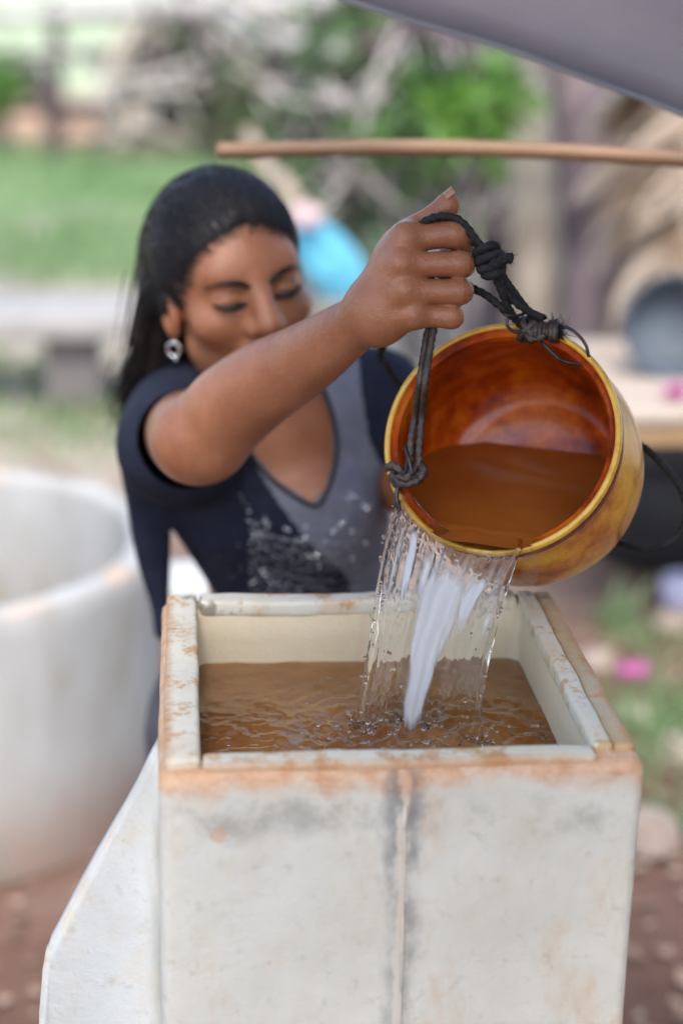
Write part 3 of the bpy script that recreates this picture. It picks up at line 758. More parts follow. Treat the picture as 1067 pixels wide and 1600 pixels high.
def head_sdf(p):
    q = toh(p)
    d = cran(q)
    d = smin(d, ell(q, (0, .024, -.022), (.0605, .066, .088)), .03)
    d = smin(d, rc(q, (-.040, .012, -.070), (0, .062, -.098), .020, .017), .025)
    d = smin(d, rc(q, (.040, .012, -.070), (0, .062, -.098), .020, .017), .025)
    d = smin(d, rc(q, (-.034, .066, .022), (.034, .066, .022), .0155, .0155), .02)     # brow
    for s in (-1, 1):
        d = smin(d, ell(q, (s*.043, .058, -.030), (.021, .020, .018)), .022)          # cheekbones
        d = smax(d, -ell(q, (s*.030, .101, .000), (.019, .017, .0115)), .014)         # sockets
        d = smin(d, ell(q, (s*.031, .0735, -.002), (.0165, .0135, .0125)), .004)      # closed lids
        d = smin(d, ell(q, (s*.014, .093, -.034), (.0085, .0095, .0075)), .006)       # nostril wings
        # ear
        e = ell(q, (s*.073, .004, -.028), (.009, .017, .027)); e = smax(e, -ell(q, (s*.082, .008, -.024), (.007, .009, .016)), .006)
        d = smin(d, e, .005)
    d = smin(d, rc(q, (0, .083, .010), (0, .104, -.026), .0095, .0135), .010)         # nose
    d = smin(d, ell(q, (0, .109, -.029), (.012, .010, .0095)), .006)
    d = smin(d, ell(q, (0, .080, -.062), (.026, .014, .017)), .012)                   # mouth area
    d = smin(d, ell(q, (0, .090, -.058), (.021, .007, .0045)), .004)
    d = smin(d, ell(q, (0, .089, -.0675), (.018, .008, .0055)), .004)
    return d*HS
DT = -.03
NB = P(428, 645, 1.955)
SHR, SHL = P(290, 660, 1.955), P(583, 622, 1.99)
CH = P(438, 745, 2.00); WA = P(462, 905, 2.03); PE = P(450, 1080, 2.10)
def torso_sdf(p):
    d = ell(p, CH, (.118, .083, .135))
    d = smin(d, ell(p, WA, (.088, .078, .12)), .06)
    d = smin(d, ell(p, PE, (.135, .11, .11)), .07)
    d = smin(d, ell(p, P(395, 812, 1.945), (.048, .042, .046)), .04)
    d = smin(d, ell(p, P(508, 806, 1.94), (.048, .042, .046)), .04)
    d = smin(d, rc(p, NB-UP*.012, SHR, .038, .043), .04)
    d = smin(d, rc(p, NB-UP*.012, SHL, .038, .043), .04)
    # collar bones and the hollow of the throat
    d = smin(d, rc(p, P(438, 668, 1.925), P(350, 648, 1.93), .006, .006), .012)
    d = smin(d, rc(p, P(462, 668, 1.925), P(548, 640, 1.95), .006, .006), .012)
    return d
def neck_sdf(p): return rc(p, hl(0, -.020, -.05), NB+F*.015-UP*.01, .046, .050)
ELB = P(305, 688, 1.705)
def uarm_sdf(p):
    return chain(p, [(SHR, .044), (P(294, 678, 1.83), .0435), (ELB, .0425)])
def farm_sdf(p):
    d = chain(p, [(ELB+Vector((.012, 0, .004)), .0425), (P(350, 650, 1.685), .0420), (P(400, 607, 1.655), .0395), (P(475, 562, 1.605), .0325), (P(540, 517, 1.550), .0250), (P(586, 487, 1.520), .0207)], .02)
    d = smin(d, rc(p, P(585, 478, 1.521), P(596, 500, 1.519), .0175, .0175), .015)
    d = smin(d, rc(p, P(345, 630, 1.665), P(430, 570, 1.62), .022, .012), .02)
    return d
FING = [  # MCP, PIP, DIP, TIP with radii (picture columns, rows and distances)
    [((632, 372, 1.500), .0122), ((711, 367, 1.501), .0116), ((722, 389, 1.521), .0104), ((700, 397, 1.536), .0090)],
    [((624, 413, 1.494), .0122), ((720, 413, 1.497), .0106), ((718, 418, 1.523), .0098), ((690, 420, 1.532), .0088)],
    [((630, 455, 1.496), .0118), ((718, 456, 1.499), .0105), ((715, 459, 1.523), .0096), ((690, 459, 1.532), .0086)],
    [((644, 493, 1.503), .0108), ((705, 495, 1.506), .0098), ((702, 497, 1.526), .0090), ((682, 496, 1.534), .0080)]]
WR = [(577, 470, 1.521), (583, 480, 1.517), (591, 492, 1.516), (597, 505, 1.520)]
def hand_sdf(p):
    d = None
    for wp, fg in zip(WR, FING):
        e = rc(p, P(*wp), P(*fg[0][0]), .0165, fg[0][1]); d = e if d is None else smin(d, e, .014)
    d = smin(d, rc(p, P(600, 470, 1.528), P(640, 440, 1.520), .019, .014), .016)
    # webbing between the first joints
    for a, b in ((0, 1), (1, 2), (2, 3)):
        pa, pb = P(*FING[a][0][0]), P(*FING[b][0][0]); m = (pa+pb)/2+(P(660, 420, 1.5)-P(640, 420, 1.5))*.55
        d = smin(d, rc(p, (pa+pb)/2+F*.003, m+F*.003, .0085, .0065), .008)
    # knuckles and tendons
    for k, (wp, fg) in enumerate(zip(WR, FING)):
        q = P(*fg[0][0]); d = smin(d, ell(p, q-F*.0062+RT*.001, (.0080, .0080, .0085)), .007)
        w0 = P(*wp); d = smin(d, rc(p, w0.lerp(q, .35)-F*.0135, w0.lerp(q, .95)-F*.0115, .0024, .0024), .006)
    fs = None
    for fg in FING:
        pts = [(P(*a), r) for a, r in fg]; pts[0] = (pts[0][0], pts[0][1]*.93)
        mid = pts[0][0].lerp(pts[1][0], .5)
        e = chain(p, [pts[0], (mid, (pts[0][1]+pts[1][1])*.48), pts[1], pts[2], pts[3]], .006)
        e = smin(e, ell(p, pts[1][0]-F*.002, (pts[1][1]*1.0,)*3), .004)                # bony middle joint
        # wrinkle lines over the joint
        q = (p-A(pts[1][0]))@A(RT); 
        on = np.exp(-((np.linalg.norm(p-A(pts[1][0]), axis=1))/.0100)**2)
        e = e+.00070*on*np.cos(q*1500)
        fs = e if fs is None else smin(fs, e, .0022)
    d = smin(d, fs, .008)
    th = chain(p, [(P(588, 458, 1.527), .018), (P(622, 383, 1.520), .0150), (P(668, 345, 1.512), .0105), (P(700, 320, 1.508), .0096)], .008)
    th = smin(th, ell(p, P(698, 322, 1.508), (.0095, .0095, .0105)), .004)
    qq = (p-A(P(640, 360, 1.515)))@A((P(668, 345, 1.512)-P(622, 383, 1.520)).normalized())
    th = th+.00035*np.cos(qq*1500)*np.exp(-((qq-.005)/.012)**2)
    d = smin(d, th, .007)
    d = smin(d, rc(p, P(612, 405, 1.512), P(640, 375, 1.508), .013, .011), .012)
    return d
LE = P(618, 742, 1.985); LW = P(765, 815, 1.80)
def larm_sdf(p):
    d = chain(p, [(SHL, .043), (P(600, 680, 1.99), .040), (LE, .036), (P(680, 775, 1.91), .034), (LW, .021)], .02)
    h0 = P(800, 828, 1.755); d = smin(d, rc(p, LW, h0, .020, .019), .014)
    for k in range(4):
        a = h0+Vector((-.012+.010*k, 0, -.006+.012*k*.6)); b = a+(P(848, 812+12*k, 1.712)-h0)*.75; c = b+(P(852, 806+14*k, 1.70)-P(838, 806+14*k, 1.712))
        d = smin(d, chain(p, [(a, .0095), (b, .0088), (c, .0078)], .004), .004)
    d = smin(d, chain(p, [(h0+Vector((-.01, 0, .012)), .011), (P(800, 790, 1.72), .0095), (P(815, 772, 1.70), .008)], .004), .006)
    return d
HIPR, HIPL = PE+Vector((-.075, .01, -.07)), PE+Vector((.075, .01, -.07))
KNR, KNL = Vector((HIPR.x-.03, HIPR.y-.07, GZ+.42)), Vector((HIPL.x+.03, HIPL.y-.05, GZ+.42))
ANR, ANL = Vector((HIPR.x-.045, HIPR.y+.05, GZ+.075)), Vector((HIPL.x+.045, HIPL.y+.07, GZ+.075))
def legs_sdf(p):
    d = None
    for h_, k_, a_ in ((HIPR, KNR, ANR), (HIPL, KNL, ANL)):
        e = chain(p, [(h_, .080), (k_, .052), (k_+(a_-k_)*.3+Vector((0, .02, 0)), .052), (a_, .034)], .03)
        e = smin(e, rc(p, a_+Vector((0, .02, -.045)), a_+Vector((0, -.12, -.055)), .028, .020), .02)
        for q in range(5): e = smin(e, rc(p, a_+Vector((-.025+.0125*q, -.11, -.060)), a_+Vector((-.028+.014*q, -.155+.006*abs(q-1), -.063)), .010, .008), .005)
        d = e if d is None else np.minimum(d, e)
    return d
def person():
    root = empty('person', Vector((PE.x, PE.y, GZ)), 'woman with dark hair in navy and grey sequined shirt tipping the pot by its rope', 'person')
    # skin: one surface
    def upper(p):
        d = smin(head_sdf(p), neck_sdf(p), .022); t = torso_sdf(p); d = smin(d, t, .03)
        return smin(d, uarm_sdf(p), .03)
    zc = SHR.z-.16
    V1, Q1 = sdf_mesh(lambda p: smax(upper(p), zc-p[:, 2], .002), (HO.x-.20, HO.y-.22, zc-.02), (SHL.x+.08, HO.y+.30, HO.z+.18), .0028)
    def arm(p):
        d = smin(uarm_sdf(p), farm_sdf(p), .012); d = smin(d, hand_sdf(p), .012)
        # skin folds at the bend of the elbow
        c = P(331, 668, 1.66); q = (p-A(c)); u = q@A((P(331, 700, 1.66)-P(325, 640, 1.66)).cross(F).normalized())
        return d+.0018*np.exp(-(u/.004)**2)*np.exp(-(np.linalg.norm(q, axis=1)/.03)**2)
    pts = [SHR, ELB, P(600, 470, 1.5), P(740, 300, 1.5), P(740, 540, 1.56), P(250, 760, 1.7)]
    lo = [min(q[i] for q in pts)-.04 for i in range(3)]; hi = [max(q[i] for q in pts)+.04 for i in range(3)]
    V2, Q2 = sdf_mesh(arm, lo, hi, .0014)
    V3, Q3 = sdf_mesh(larm_sdf, (SHL.x-.06, 0.35, SHL.z-.2), (LW.x+.14, SHL.y+.08, SHL.z+.08), .0028)
    V4, Q4 = sdf_mesh(lambda p: smax(smin(torso_sdf(p), legs_sdf(p), .05), p[:, 2]-zc-.02, .004), (PE.x-.25, PE.y-.35, GZ-.02), (PE.x+.25, PE.y+.28, zc+.05), .007)
    Vs, Qs, n = [], [], 0
    for V, Q in ((V1, Q1), (V2, Q2), (V3, Q3), (V4, Q4)): Vs.append(V); Qs.append(Q+n); n += len(V)
    V = np.concatenate(Vs); Q = np.concatenate(Qs)
    body = tomesh('body', V, Q, [M_skin, M_lips], root)
    # lips are tinted on the skin itself
    q = toh(V1[Q1].mean(1)); lm = (np.abs(q[:, 0]) < .022) & (q[:, 1] > .086) & (np.abs(q[:, 2]+.063) < .0085-.2*np.abs(q[:, 0])*.6)
    mi = np.zeros(len(body.data.polygons), np.int32); mi[:len(lm)][lm[:len(mi)]] = 1
    body.data.polygons.foreach_set('material_index', mi)
    # hair
    def hair(p):
        q = toh(p)
        cap = ell(q, (0, -.019, .026), (.0790, .1005, .0840))
        cap = smin(cap, ell(q, (0, -.050, -.005), (.070, .058, .075)), .03)
        b = (q[:, 1]-.013-.017*(q[:, 0]/.07)**2)*1.40-(q[:, 2]+.014)
        b = b/1.76-.006
        side = np.where(q[:, 2] < .0, 0, 0)
        cap = smax(cap, b, .020)
        # keep the ears free
        for s in (-1, 1): cap = smax(cap, -ell(q, (s*.080, .012, -.034), (.022, .019, .034)), .008)
        m = chain(p, [(hl(-.022, -.055, .01), .046), (P(272, 480, 1.955), .037), (P(258, 545, 1.99), .035), (P(232, 605, 2.01), .025), (P(210, 640, 2.02), .010)], .03)
        m = smin(m, chain(p, [(hl(-.01, -.075, -.03), .055), (P(283, 520, 1.985), .038), (P(272, 590, 2.01), .035), (P(258, 640, 2.03), .014)], .03), .03)
        d = smin(cap, m, .025)
        fe = np.clip(-b/.02, .1, 1)
        return d+fe*(.0016*wob(p*np.array([1, 1, .5]), 130, 3)+.0009*wob(p*np.array([1, 1, .35]), 330, 4))
    V, Q = sdf_mesh(hair, (HO.x-.22, HO.y-.13, HO.z-.27), (HO.x+.15, HO.y+.24, HO.z+.17), .0026)
    ho = tomesh('hair', V, Q, M_hair, root)
    def grad(fn, p, e=.0015):
        g = np.stack([fn(p+np.eye(3)[i]*e)-fn(p-np.eye(3)[i]*e) for i in range(3)], 1); return g/np.maximum(np.linalg.norm(g, axis=1, keepdims=True), 1e-9)
    def onto(fn, p, off=0.0, it=4):
        for _ in range(it): p = p-(fn(p)-off)[:, None]*grad(fn, p)
        return p
    N = 1100; r = np.random.default_rng(5); T = 18; Lc = []
    hh = lambda p: np.minimum(hair(p), head_sdf(p))
    dd = r.normal(size=(60000, 3)); dd /= np.linalg.norm(dd, axis=1, keepdims=True); sp = np.array([0, -.019, .026])+dd*np.array([.0790, .1005, .0840])
    bb = ((sp[:, 1]-.013-.017*(sp[:, 0]/.07)**2)*1.40-(sp[:, 2]+.014))/1.76-.006
    st = sp[(bb > -.014) & (bb < .004) & (sp[:, 2] > -.02) & (sp[:, 1] > 0)][:N]; N = len(st)
    tie = np.array([-.012, -.105, -.03])+r.normal(size=(N, 3))*np.array([.03, .006, .03]); tie[:, 0] += st[:, 0]*.45
    offs = r.uniform(-.0002, .0016, N)
    for t in np.linspace(0, 1, T):
        q = st*(1-t)+tie*t; q[:, 2] += .085*np.sin(math.pi*t)*np.clip(st[:, 2]/.08, 0, 1); q[:, 0] += np.sign(st[:, 0])*.035*np.sin(math.pi*t)*np.clip(1-st[:, 2]/.09, 0, 1)
        Lc.append(onto(hh, A(HO)+(q@HR.T)*HS, 0)+0)
    Lc = np.stack(Lc, 1); mb = MB()
    for i in range(N):
        g = grad(hh, Lc[i]); pp = Lc[i]+g*offs[i]; mb.tube([Vector(x) for x in pp], [.0007*min(1, .08+j/5)*(1-.7*(j/T)**2) for j in range(T)], 4)
    # falling strands at the back and shoulder
    for _ in range(150):
        o = Vector(r.normal(size=3)*np.array([.022, .022, .010])); e = Vector(r.normal(size=3)*np.array([.012, .014, .012]))
        pts = [hl(-.045, -.050, .0)+o, P(256, 480, 1.95)+o*.9, P(238, 545, 1.975)+o*.8, P(205, 605, 1.995)+o*.5+e*.5, P(194+random.uniform(-8, 22), 650+random.uniform(-20, 12), 2.01)+e]
        mb.tube(spline(pts, 14), [.0010*(1-.6*j/14) for j in range(15)], 4)
    so = mb.build('hair_strands', M_hair, ho); so['kind'] = 'stuff'
    def facef(p): return head_sdf(p)
    def stuck(pts, n=14, off=.0006):
        c = spline([hl(*q) for q in pts], n); return [Vector(x) for x in onto(facef, np.array([A(x) for x in c]), off)]
    for s in (-1, 1):
        c = stuck([(s*.010, .09, .0100), (s*.024, .09, .0155), (s*.040, .085, .0185), (s*.053, .07, .013)], 16)
        MB().tube(c, [.0012+.0021*math.sin(math.pi*min(1, (i+2)/14)) for i in range(17)], 8).build('eyebrow', M_hair, root)
        c = stuck([(s*.017, .09, -.0055), (s*.026, .092, -.0085), (s*.036, .09, -.0085), (s*.048, .078, -.0035)], 16, .0016)
        MB().tube(c, [.0016+.0030*math.sin(math.pi*i/16) for i in range(17)], 8).build('eyelashes', M_eye, root)
        c = stuck([(s*.016, .09, .0045), (s*.030, .092, .0075), (s*.046, .08, .004)], 12, .0002)
        MB().tube(c, .0006, 5).build('eyelid_crease', M_eye, root)
    # earring
    ec = hl(-.076, .008, -.060); mb = MB()
    mb.tube([ec+Vector((.0065*math.sin(a_), -.002*math.sin(a_), .0075*math.cos(a_)-.004)) for a_ in np.linspace(0, 6.283, 22)], .0016, 8, cap=False)
    V, Fc = ico(ec+Vector((0, -.002, .004)), .0030, 2); mb.add(V, Fc); V, Fc = ico(ec+Vector((.002, -.003, -.014)), .0022, 2); mb.add(V, Fc)
    mb.build('earring', M_silver, root)
    # thumb nail
    nb_ = P(700, 320, 1.508); ax = (P(700, 318, 1.508)-P(676, 338, 1.511)).normalized(); out = (-RT*.86+UP*.4-F*.25); out = (out-ax*out.dot(ax)).normalized(); sd2 = ax.cross(out)
    V = []; Fc = []
    for i in range(9):
        for j in range(9):
            u = (i/8-.42)*.0150; v = (j/8-.5)*2; ang = v*.95; e = .0008*(1 if i == 8 else 0)
            V.append(nb_+ax*(u+.003)+out*(.0102*math.cos(ang)+.0003)+sd2*(.0098*math.sin(ang)))
    Fc = [(i*9+j, i*9+j+1, (i+1)*9+j+1, (i+1)*9+j) for i in range(8) for j in range(8)]
    no = pyd('thumb_nail', V, Fc, M_nail, root); md = no.modifiers.new('t', 'SOLIDIFY'); md.thickness = .0006
    # shirt
    NECK = [(318, 560), (352, 640), (388, 697), (430, 748), (487, 786), (508, 764), (521, 715), (517, 660), (502, 610), (480, 560)]
    SLIT = [(268, 824), (338, 932), (350, 1100), (255, 1100), (264, 960)]
    def shirt(p):
        d = torso_sdf(p)-.0065
        d = smin(d, chain(p, [(SHR, .050), (P(282, 676, 1.90), .058), (P(280, 694, 1.865), .061)], .03)-.002, .05)
        fl = chain(p, [(P(262, 690, 1.93), .038), (P(243, 760, 1.95), .032), (P(242, 860, 1.97), .0215), (P(254, 945, 1.98), .0125), (P(256, 985, 1.98), .010)], .03)
        d = smin(d, fl, .04)
        d = smin(d, chain(p, [(SHL, .050), (P(596, 655, 1.985), .048), (P(602, 682, 1.985), .048)], .03), .03)
        d = smin(d, rc(p, P(330, 760, 1.975), P(300, 800, 1.985), .035, .012), .05)
        xy, z = pxs(p)
        d = d+.0040*wob(p*np.array([1, 1, .35]), 48, 1)+.0016*wob(p*np.array([1, 1, .5]), 140, 2)
        # openings: neck, right sleeve, left sleeve, side slit, hem
        n_ = polysd(xy, NECK)*z/FPX; n_ = np.where(z < 2.03, n_, np.maximum(n_, z-2.03)); d = smax(d, -n_, .003)
        ax_ = (P(275, 684, 1.86)-P(278, 684, 1.60)).normalized()
        sl = rc(p, P(290, 686, 1.885), P(305, 690, 1.60), .0500, .0500); d = smax(d, -sl, .004)
        d = smax(d, -(rc(p, P(602, 690, 1.985), P(618, 760, 1.985), .041, .041)), .004)
        d = smax(d, -(polysd(xy, SLIT)*z/FPX), .003)
        return smax(d, (PE.z+.01)-p[:, 2], .004)
    V, Q = sdf_mesh(shirt, (SHR.x-.14, SHR.y-.16, PE.z-.03), (SHL.x+.10, SHR.y+.28, NB.z+.10), .0030)
    so = tomesh('shirt', V, Q, [M_navy, M_grey], root)
    GREY = [(383, 700), (434, 784), (473, 836), (507, 870), (545, 903), (575, 1100), (640, 1100), (612, 760), (577, 690), (566, 620), (560, 560), (470, 540), (360, 640)]
    c = V[Q].mean(1); xy, z = pxs(c); g = (polysd(xy, GREY) < 0) & (z < 2.02)
    if len(so.data.polygons) == len(g): so.data.polygons.foreach_set('material_index', g.astype(np.int32))
    so.data.update()
    # neckline binding
    ln = [P(a_, b_, 1.90) for a_, b_ in NECK[1:-1]]; ln = spline(ln, 60); nl = []
    dg = bpy.context.evaluated_depsgraph_get()
    from mathutils.bvhtree import BVHTree
    bv = BVHTree.FromPolygons([tuple(x) for x in V], [tuple(int(i) for i in x) for x in Q]); cxy = (452, 690)
    for q in ln:
        x_, y_ = proj(q); dx, dy = x_-cxy[0], y_-cxy[1]; m = math.hypot(dx, dy); x_ += dx/m*5; y_ += dy/m*5
        di = (P(x_, y_, 1)-CAM).normalized(); hit = bv.ray_cast(CAM, di)
        if hit[0] and (hit[0]-CAM).dot(F) < 2.02: nl.append(hit[0])
    MB().tube(nl, .0024, 8).build('neckline_trim', M_trim, root)
    # sequins
    mb = MB(); r2 = random.Random(3)
    def seq(px, py, rad, facing=False):
        di = (P(px, py, 1)-CAM).normalized(); hit = bv.ray_cast(CAM, di)
        if not hit[0] or (hit[0]-CAM).dot(F) > 2.03: return
        n_ = hit[1] if hit[1].dot(F) < 0 else -hit[1]
        n_ = (n_+Vector((r2.gauss(0, .3), r2.gauss(0, .2), r2.gauss(0, .3)))).normalized()
        if facing: n_ = (-F*.8-RT*r2.uniform(.35, .6)+Vector((0, 0, r2.uniform(.0, .3)))).normalized()
        t1 = n_.orthogonal().normalized(); t2 = n_.cross(t1); c_ = hit[0]+n_*.0012
        k = 8; v = [c_+n_*rad*.35]+[c_+(t1*math.cos(6.283*i/k)+t2*math.sin(6.283*i/k))*rad for i in range(k)]
        mb.add(v, [(0, i+1, (i+1) % k+1) for i in range(k)])
    bright = [(376, 773), (390, 799), (392, 815), (400, 822), (413, 815), (418, 825), (405, 833), (397, 838), (407, 842), (415, 812), (420, 818), (445, 826), (452, 828), (462, 842), (470, 843), (477, 840), (482, 869), (488, 869), (495, 868), (500, 886), (410, 893), (414, 898), (552, 775), (550, 830), (534, 817), (528, 824), (508, 845), (573, 795), (570, 848), (550, 872), (395, 910), (520, 830), (545, 780), (424, 910), (568, 790), (478, 822)]
    for x_, y_ in bright:
        seq(x_, y_, .0017, True); seq(x_+r2.gauss(0, 5), y_+r2.gauss(0, 5), .0010, True)
    s_ = mb.build('sequins', M_seq, so, smooth=False); s_['kind'] = 'stuff'; mb = MB()
    for k in range(9):      # swags of sequins
        for i in range(62):
            t = i/61; x_ = 390+t*(165+k*4); y_ = 828+k*11+55*math.sin(math.pi*t*.75)*(.4+.06*k)+r2.gauss(0, 3)
            seq(x_, y_, r2.choice([.0006, .0008, .0010]))
    for _ in range(120): seq(r2.gauss(455, 45), r2.gauss(885, 22), .0007)
    for _ in range(60): t = r2.random(); seq(600-t*95+r2.gauss(0, 4), 800+t*80+r2.gauss(0, 5), .0007)
    s_ = mb.build('fine_sequins', M_seqd, so, smooth=False); s_['kind'] = 'stuff'
    # trousers
    def trs(p):
        d = None
        for h_, k_, a_ in ((HIPR, KNR, ANR), (HIPL, KNL, ANL)):
            e = chain(p, [(h_, .092), (k_, .066), (a_+Vector((0, 0, .03)), .052)], .03); d = e if d is None else smin(d, e, .02)
        d = smin(d, ell(p, PE, (.145, .12, .11)), .06); d = smax(d, p[:, 2]-(PE.z+.06), .004)
        return smax(d+.004*wob(p, 40, 8), (GZ+.09)-p[:, 2], .003)
    V, Q = sdf_mesh(trs, (PE.x-.28, PE.y-.32, GZ), (PE.x+.28, PE.y+.28, PE.z+.10), .007)
    tomesh('trousers', V, Q, M_trouser, root)
person()

# ------------------------------------------------------------------ rope handle of the pot (a part of the pot)
POT = [o for o in bpy.data.objects if o.name == 'cooking_pot'][0]
def rope_handle():
    hub = MB()
    def rp(mb, pts, r, n=46, mat=0, amp=.16, lobes=3, tw=900, jit=.04):
        mb.tube(spline(pts, n), r, 12, twist=tw, lobes=lobes, amp=amp, mi=mat, jit=jit)
    def fuzz(mb, pts, r, cnt, ln=.004, rad=.00022, mi=0):
        c = spline(pts, 60)
        for _ in range(cnt):
            p = random.choice(c); d = Vector((random.gauss(0, 1), random.gauss(0, 1), random.gauss(0, 1))).normalized(); e = Vector((random.gauss(0, 1), random.gauss(0, 1), random.gauss(0, 1))).normalized()
            mb.tube([p+d*r*.8, p+d*(r+ln*.5)+e*ln*.15, p+d*(r+ln*random.uniform(.5, 1.2))+e*ln*.4], [rad, rad*.8, rad*.4], 4, mi=mi)
    R = .0034
    D = 1.500
    # strand over the first finger to the upper knot
    top = [P(646, 362, 1.503), P(664, 346, 1.498), P(684, 339, 1.494), P(708, 340, 1.492), P(726, 352, 1.492), P(741, 372, 1.492), P(756, 392, 1.493), P(766, 408, 1.494)]
    rp(hub, top, R); fuzz(hub, top, R, 90, .003)
    # second strand just behind it, between the finger and the knot
    rp(hub, [P(700, 372, 1.540), P(722, 365, 1.515), P(738, 374, 1.508), P(752, 392, 1.502)], R*.9)
    # double strand from the fist down to the left knot
    h0 = rimplane(634, 738, .010)
    dd = (h0-CAM).dot(F)
    sA = [P(690, 470, 1.517), P(678, 512, 1.513), P(671, 550, 1.508), P(664, 600, D), P(659, 650, dd+.004), P(655, 700, dd), P(654, 728, dd)]
    sB = [P(684, 470, 1.520), P(669, 515, 1.518), P(662, 552, 1.512), P(655, 600, 1.504), P(648, 650, dd+.006), P(642, 690, dd+.002), P(640, 722, dd)]
    lo = MB(); rp(lo, sA, R*.92, 70); rp(lo, sB, R*.86, 70); fuzz(lo, sA, R, 60, .0022); fuzz(lo, sB, R, 60, .0022)
    # hidden run inside the fist
    rp(hub, [P(646, 362, 1.503), P(640, 380, 1.520), P(668, 420, 1.545), P(684, 470, 1.520)], R)
    o = hub.build('grip_rope', M_rope, POT)
    o = lo.build('side_rope', M_ropeb, POT)
    # upper knot
    kn = MB(); c = P(764, 405, 1.494)
    ax = (P(772, 428, 1.494)-P(757, 384, 1.494)).normalized(); s1 = F*1.0; s2 = ax.cross(s1).normalized()
    for k, (off, rr, tilt) in enumerate(((-.0075, .0088, .25), (-.001, .0100, .05), (.0055, .0096, -.2), (.011, .0075, -.35))):
        pts = [c+ax*(off+rr*tilt*math.sin(a))+s2*(rr*math.cos(a))+s1*(rr*.8*math.sin(a)) for a in np.linspace(0, 6.283, 22)]
        kn.tube(pts, .0040, 12, twist=900, lobes=3, amp=.14, jit=.04); fuzz(kn, pts, .0040, 34, .0035)
    V, Fc = ico(c, .0078, 3, (1, .8, 1.3)); kn.add(V, Fc)
    st = [P(768, 412, 1.486), P(780, 408, 1.483), P(790, 403, 1.484), P(799, 406, 1.487)]; rp(kn, st, [.0042]*28+[.0046]*15+[.003]*4, 46); fuzz(kn, st, .0042, 50, .0045)
    fuzz(kn, [P(748, 378, 1.49), P(744, 395, 1.49), P(747, 402, 1.49)], .001, 60, .006)
    kn.build('rope_knot', M_rope, POT)
    # strands from the knot to the lashing at the rim
    L = rimplane(832, 516, .006); ld = (L-CAM).dot(F)
    mb = MB()
    def li(px, py, f): return P(px, py, 1.494+(ld-1.494)*f)
    for pts in ([li(770, 424, 0), li(782, 452, .2), li(793, 480, .5), li(806, 500, .8), li(818, 512, 1)],
                [li(780, 424, .05), li(796, 448, .3), li(815, 474, .6), li(832, 496, .85), li(838, 512, 1)],
                [li(776, 428, -.02), li(790, 456, .3), li(812, 478, .5), li(836, 492, .7), li(845, 497, .8)],
                [P(722, 440, 1.532), P(738, 450, 1.520), P(762, 463, 1.512), P(786, 483, 1.512), P(800, 495, ld-.006)]):
        rp(mb, pts, R*.95); fuzz(mb, pts, R, 50, .0025)
    mb.build('rim_strands', M_rope, POT)
    # lashing wound round the rim, with a frayed end
    mb = MB()
    a0 = L; a1 = rimplane(872, 519, .004); ax = (a1-a0); le = ax.length; ax.normalize(); s1 = ax.orthogonal().normalized(); s2 = ax.cross(s1)
    pts = []
    for i in range(150):
        t = i/149; a = t*6.283*7; r_ = .0062+.0016*math.sin(t*9)+.0006*math.sin(a*3)
        pts.append(a0+ax*(le*(t*1.05-.05))+s1*(r_*math.cos(a))+s2*(r_*math.sin(a)))
    mb.tube(pts, .0030, 9, twist=900, lobes=3, amp=.15, jit=.05)
    pts = [a0+ax*(-.004)+s1*(.009*math.cos(a))+s2*(.009*math.sin(a))+ax*(.006*math.sin(a*1.5)) for a in np.linspace(0, 12, 50)]
    mb.tube(pts, .0030, 9, twist=900, lobes=3, amp=.15, jit=.05)
    V, Fc = ico(a0.lerp(a1, .4), .0062, 3, (1.6, 1, 1)); mb.add(V, Fc)
    lw = [rimplane(815, 505, .010), rimplane(820, 522, .012), rimplane(834, 530, .012), rimplane(850, 524, .010)]; rp(mb, lw, R*.9)
    mb.build('rim_lashing', M_ropeb, POT)
    mb = MB()
    for _ in range(230):
        p = rimplane(866+random.gauss(0, 5), 517+random.gauss(0, 4), .006); d = (RT*random.gauss(.5, .6)+UP*random.gauss(.25, .7)-F*random.gauss(.1, .6)).normalized(); l_ = random.uniform(.004, .012)
        mb.tube([p, p+d*l_*.5+Vector((0, 0, random.gauss(0, .001))), p+d*l_+Vector((random.gauss(0, .002), 0, random.gauss(0, .002)))], [.0004, .0003, .00012], 4)
    o = mb.build('frayed_end', M_rope, POT); o['kind'] = 'stuff'
    # wires
    def wire(pts, r=.0011): MB().tube(spline(pts, 40), r, 8).build('wire_loop', M_wire, POT)
    rp_ = rimplane
    wire([rp_(868, 512, .006), rp_(886, 512, .010), rp_(903, 524, .010), rp_(915, 540, .007), rp_(919, 556, .002), rp_(922, 562, -.004)], .0015)
    wire([rp_(842, 530, .006), rp_(856, 545, .008), rp_(872, 560, .006), rp_(890, 567, .003), rp_(907, 569, -.002)], .0014)
    wire([li(784, 486, .6), li(790, 492, .5), li(808, 493, .6), li(826, 488, .8), li(846, 492, .8), li(852, 497, .9), li(838, 500, 1)], .0014)
    wire([li(793, 497, .6), li(792, 508, .6), li(803, 518, .7), li(822, 517, .8), li(836, 509, .9)], .0014)
    # left knot at the rim, with its hook
    mb = MB()
    def q(px, py, o_=.008): return rp_(px, py, o_)
    k1 = [q(604, 731), q(614, 727, .012), q(626, 736, .012), q(632, 752, .010), q(624, 758, .006), q(613, 748, .006), q(616, 736, .010)]
    k2 = [q(612, 742, .012), q(628, 756, .014), q(646, 754, .014), q(660, 745, .012), q(662, 732, .010), q(654, 726, .008), q(646, 735, .012), q(634, 748, .016), q(622, 744, .014)]
    k3 = [q(655, 722, .006), q(658, 738, .010), q(645, 748, .012), q(632, 742, .010), q(626, 752, .004)]
    k4 = [q(640, 722, .004), q(636, 736, .008), q(640, 750, .012), q(654, 750, .014), q(661, 738, .014)]
